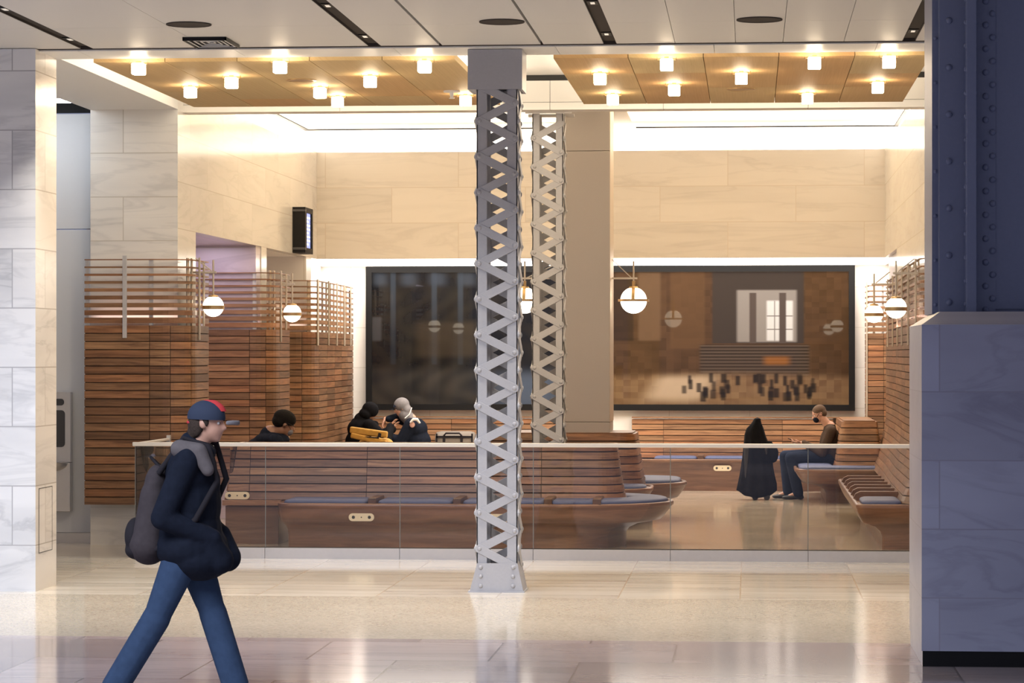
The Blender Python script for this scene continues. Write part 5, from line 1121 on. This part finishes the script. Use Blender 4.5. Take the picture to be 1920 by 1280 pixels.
# suitcase under a black coat
YS = 38.3
def Z_(x, y): return P(1340 + x / 5.567, 730 + y / 5.567, Y=YS)
left = [(412, 305), (385, 350), (330, 410), (313, 470), (302, 600), (292, 700), (280, 800), (265, 900), (250, 980), (236, 1050)]
right = [(480, 305), (488, 340), (512, 410), (528, 470), (575, 600), (600, 700), (604, 800), (622, 900), (640, 980), (640, 1050)]
t = thing('black_coat', 'long black coat draped over a tall wheeled suitcase', 'coat', (Z_(440, 1150).x, YS, 0.05))
mb = MB(); rings = []; NR = 48
for i in range(len(left)):
    a, b_ = Z_(*left[i]), Z_(*right[i]); cx, hw = (a.x + b_.x) / 2, (b_.x - a.x) / 2; z = a.z; dp = min(0.22, 0.07 + 0.35 * hw)
    am = 0.07 * i / 9
    rings.append([(cx + hw * (1 + am * math.sin(9 * q_)) * math.cos(q_), YS + dp * (1 + am * 2 * math.sin(9 * q_ + 0.4)) * math.sin(q_), z) for q_ in [2 * PI * k_ / NR for k_ in range(NR)]])
cz = 0.09; a, b_ = Z_(*left[-1]), Z_(*right[-1])
cx, hw = (a.x + b_.x) / 2, (b_.x - a.x) / 2
rings.append([(cx + 0.01 + hw * 0.93 * math.cos(q_) * (1 + 0.04 * math.sin(9 * q_)), YS + 0.20 * math.sin(q_) * (1 + 0.1 * math.sin(9 * q_)), 0.085 + 0.03 * abs(math.cos(q_))) for q_ in [2 * PI * k_ / NR for k_ in range(NR)]])
rings.append([(cx + 0.01 + hw * 0.66 * math.cos(q_) * (1 + 0.05 * math.sin(9 * q_)), YS + 0.165 * math.sin(q_) * (1 + 0.12 * math.sin(9 * q_)), 0.032 + 0.025 * abs(math.cos(q_))) for q_ in [2 * PI * k_ / NR for k_ in range(NR)]])
mb.loft(rings[::-1], sm=True, cap1=False)
top = rings[0]; tc = (sum(p[0] for p in top) / NR, YS, top[0][2] + 0.022); nn = mb.add(top + [tc])
for i in range(NR): mb.face((nn + i, nn + (i + 1) % NR, nn + NR), sm=True)
o = mb.build('coat_body', 'blackcloth', t)
c = Z_(610, 650); organic('sleeve', [('c', Z_(570, 570) + Vector((0, -0.03, 0)), 0.05, c + Vector((0.0, -0.03, 0)), 0.075), ('e', c + Vector((0, -0.02, -0.04)), (0.075, 0.09, 0.11))], 'blackcloth', t, 0.011, 4)
t = thing('suitcase', 'tall black wheeled suitcase hidden under the black coat', 'suitcase', (cx, YS, 0))
mb = MB(); mb.box(cx - 0.17, cx + 0.15, YS - 0.10, YS + 0.10, 0.11, 0.72); mb.build('shell', 'rubber', t, 0.02)
for X in (cx - 0.02, cx + 0.14):
    for Yd in (-0.10, 0.08):
        mb = MB(); mb.tube([(X, YS + Yd - 0.012, 0.045), (X, YS + Yd + 0.012, 0.045)], 0.045, 16); mb.tube([(X, YS + Yd, 0.045), (X, YS + Yd, 0.12)], 0.014, 8); mb.build('wheel', 'rubber', t)
for X in (cx - 0.10, cx + 0.04):
    mb = MB(); mb.tube([(X, YS, 0.7), (X, YS, 0.95)], 0.009, 8); mb.build('handle_tube', 'inox', t)
mb = MB(); mb.bar((cx - 0.11, YS, 0.96), (cx + 0.05, YS, 0.96), 0.03, 0.03); mb.build('handle', 'rubber', t)
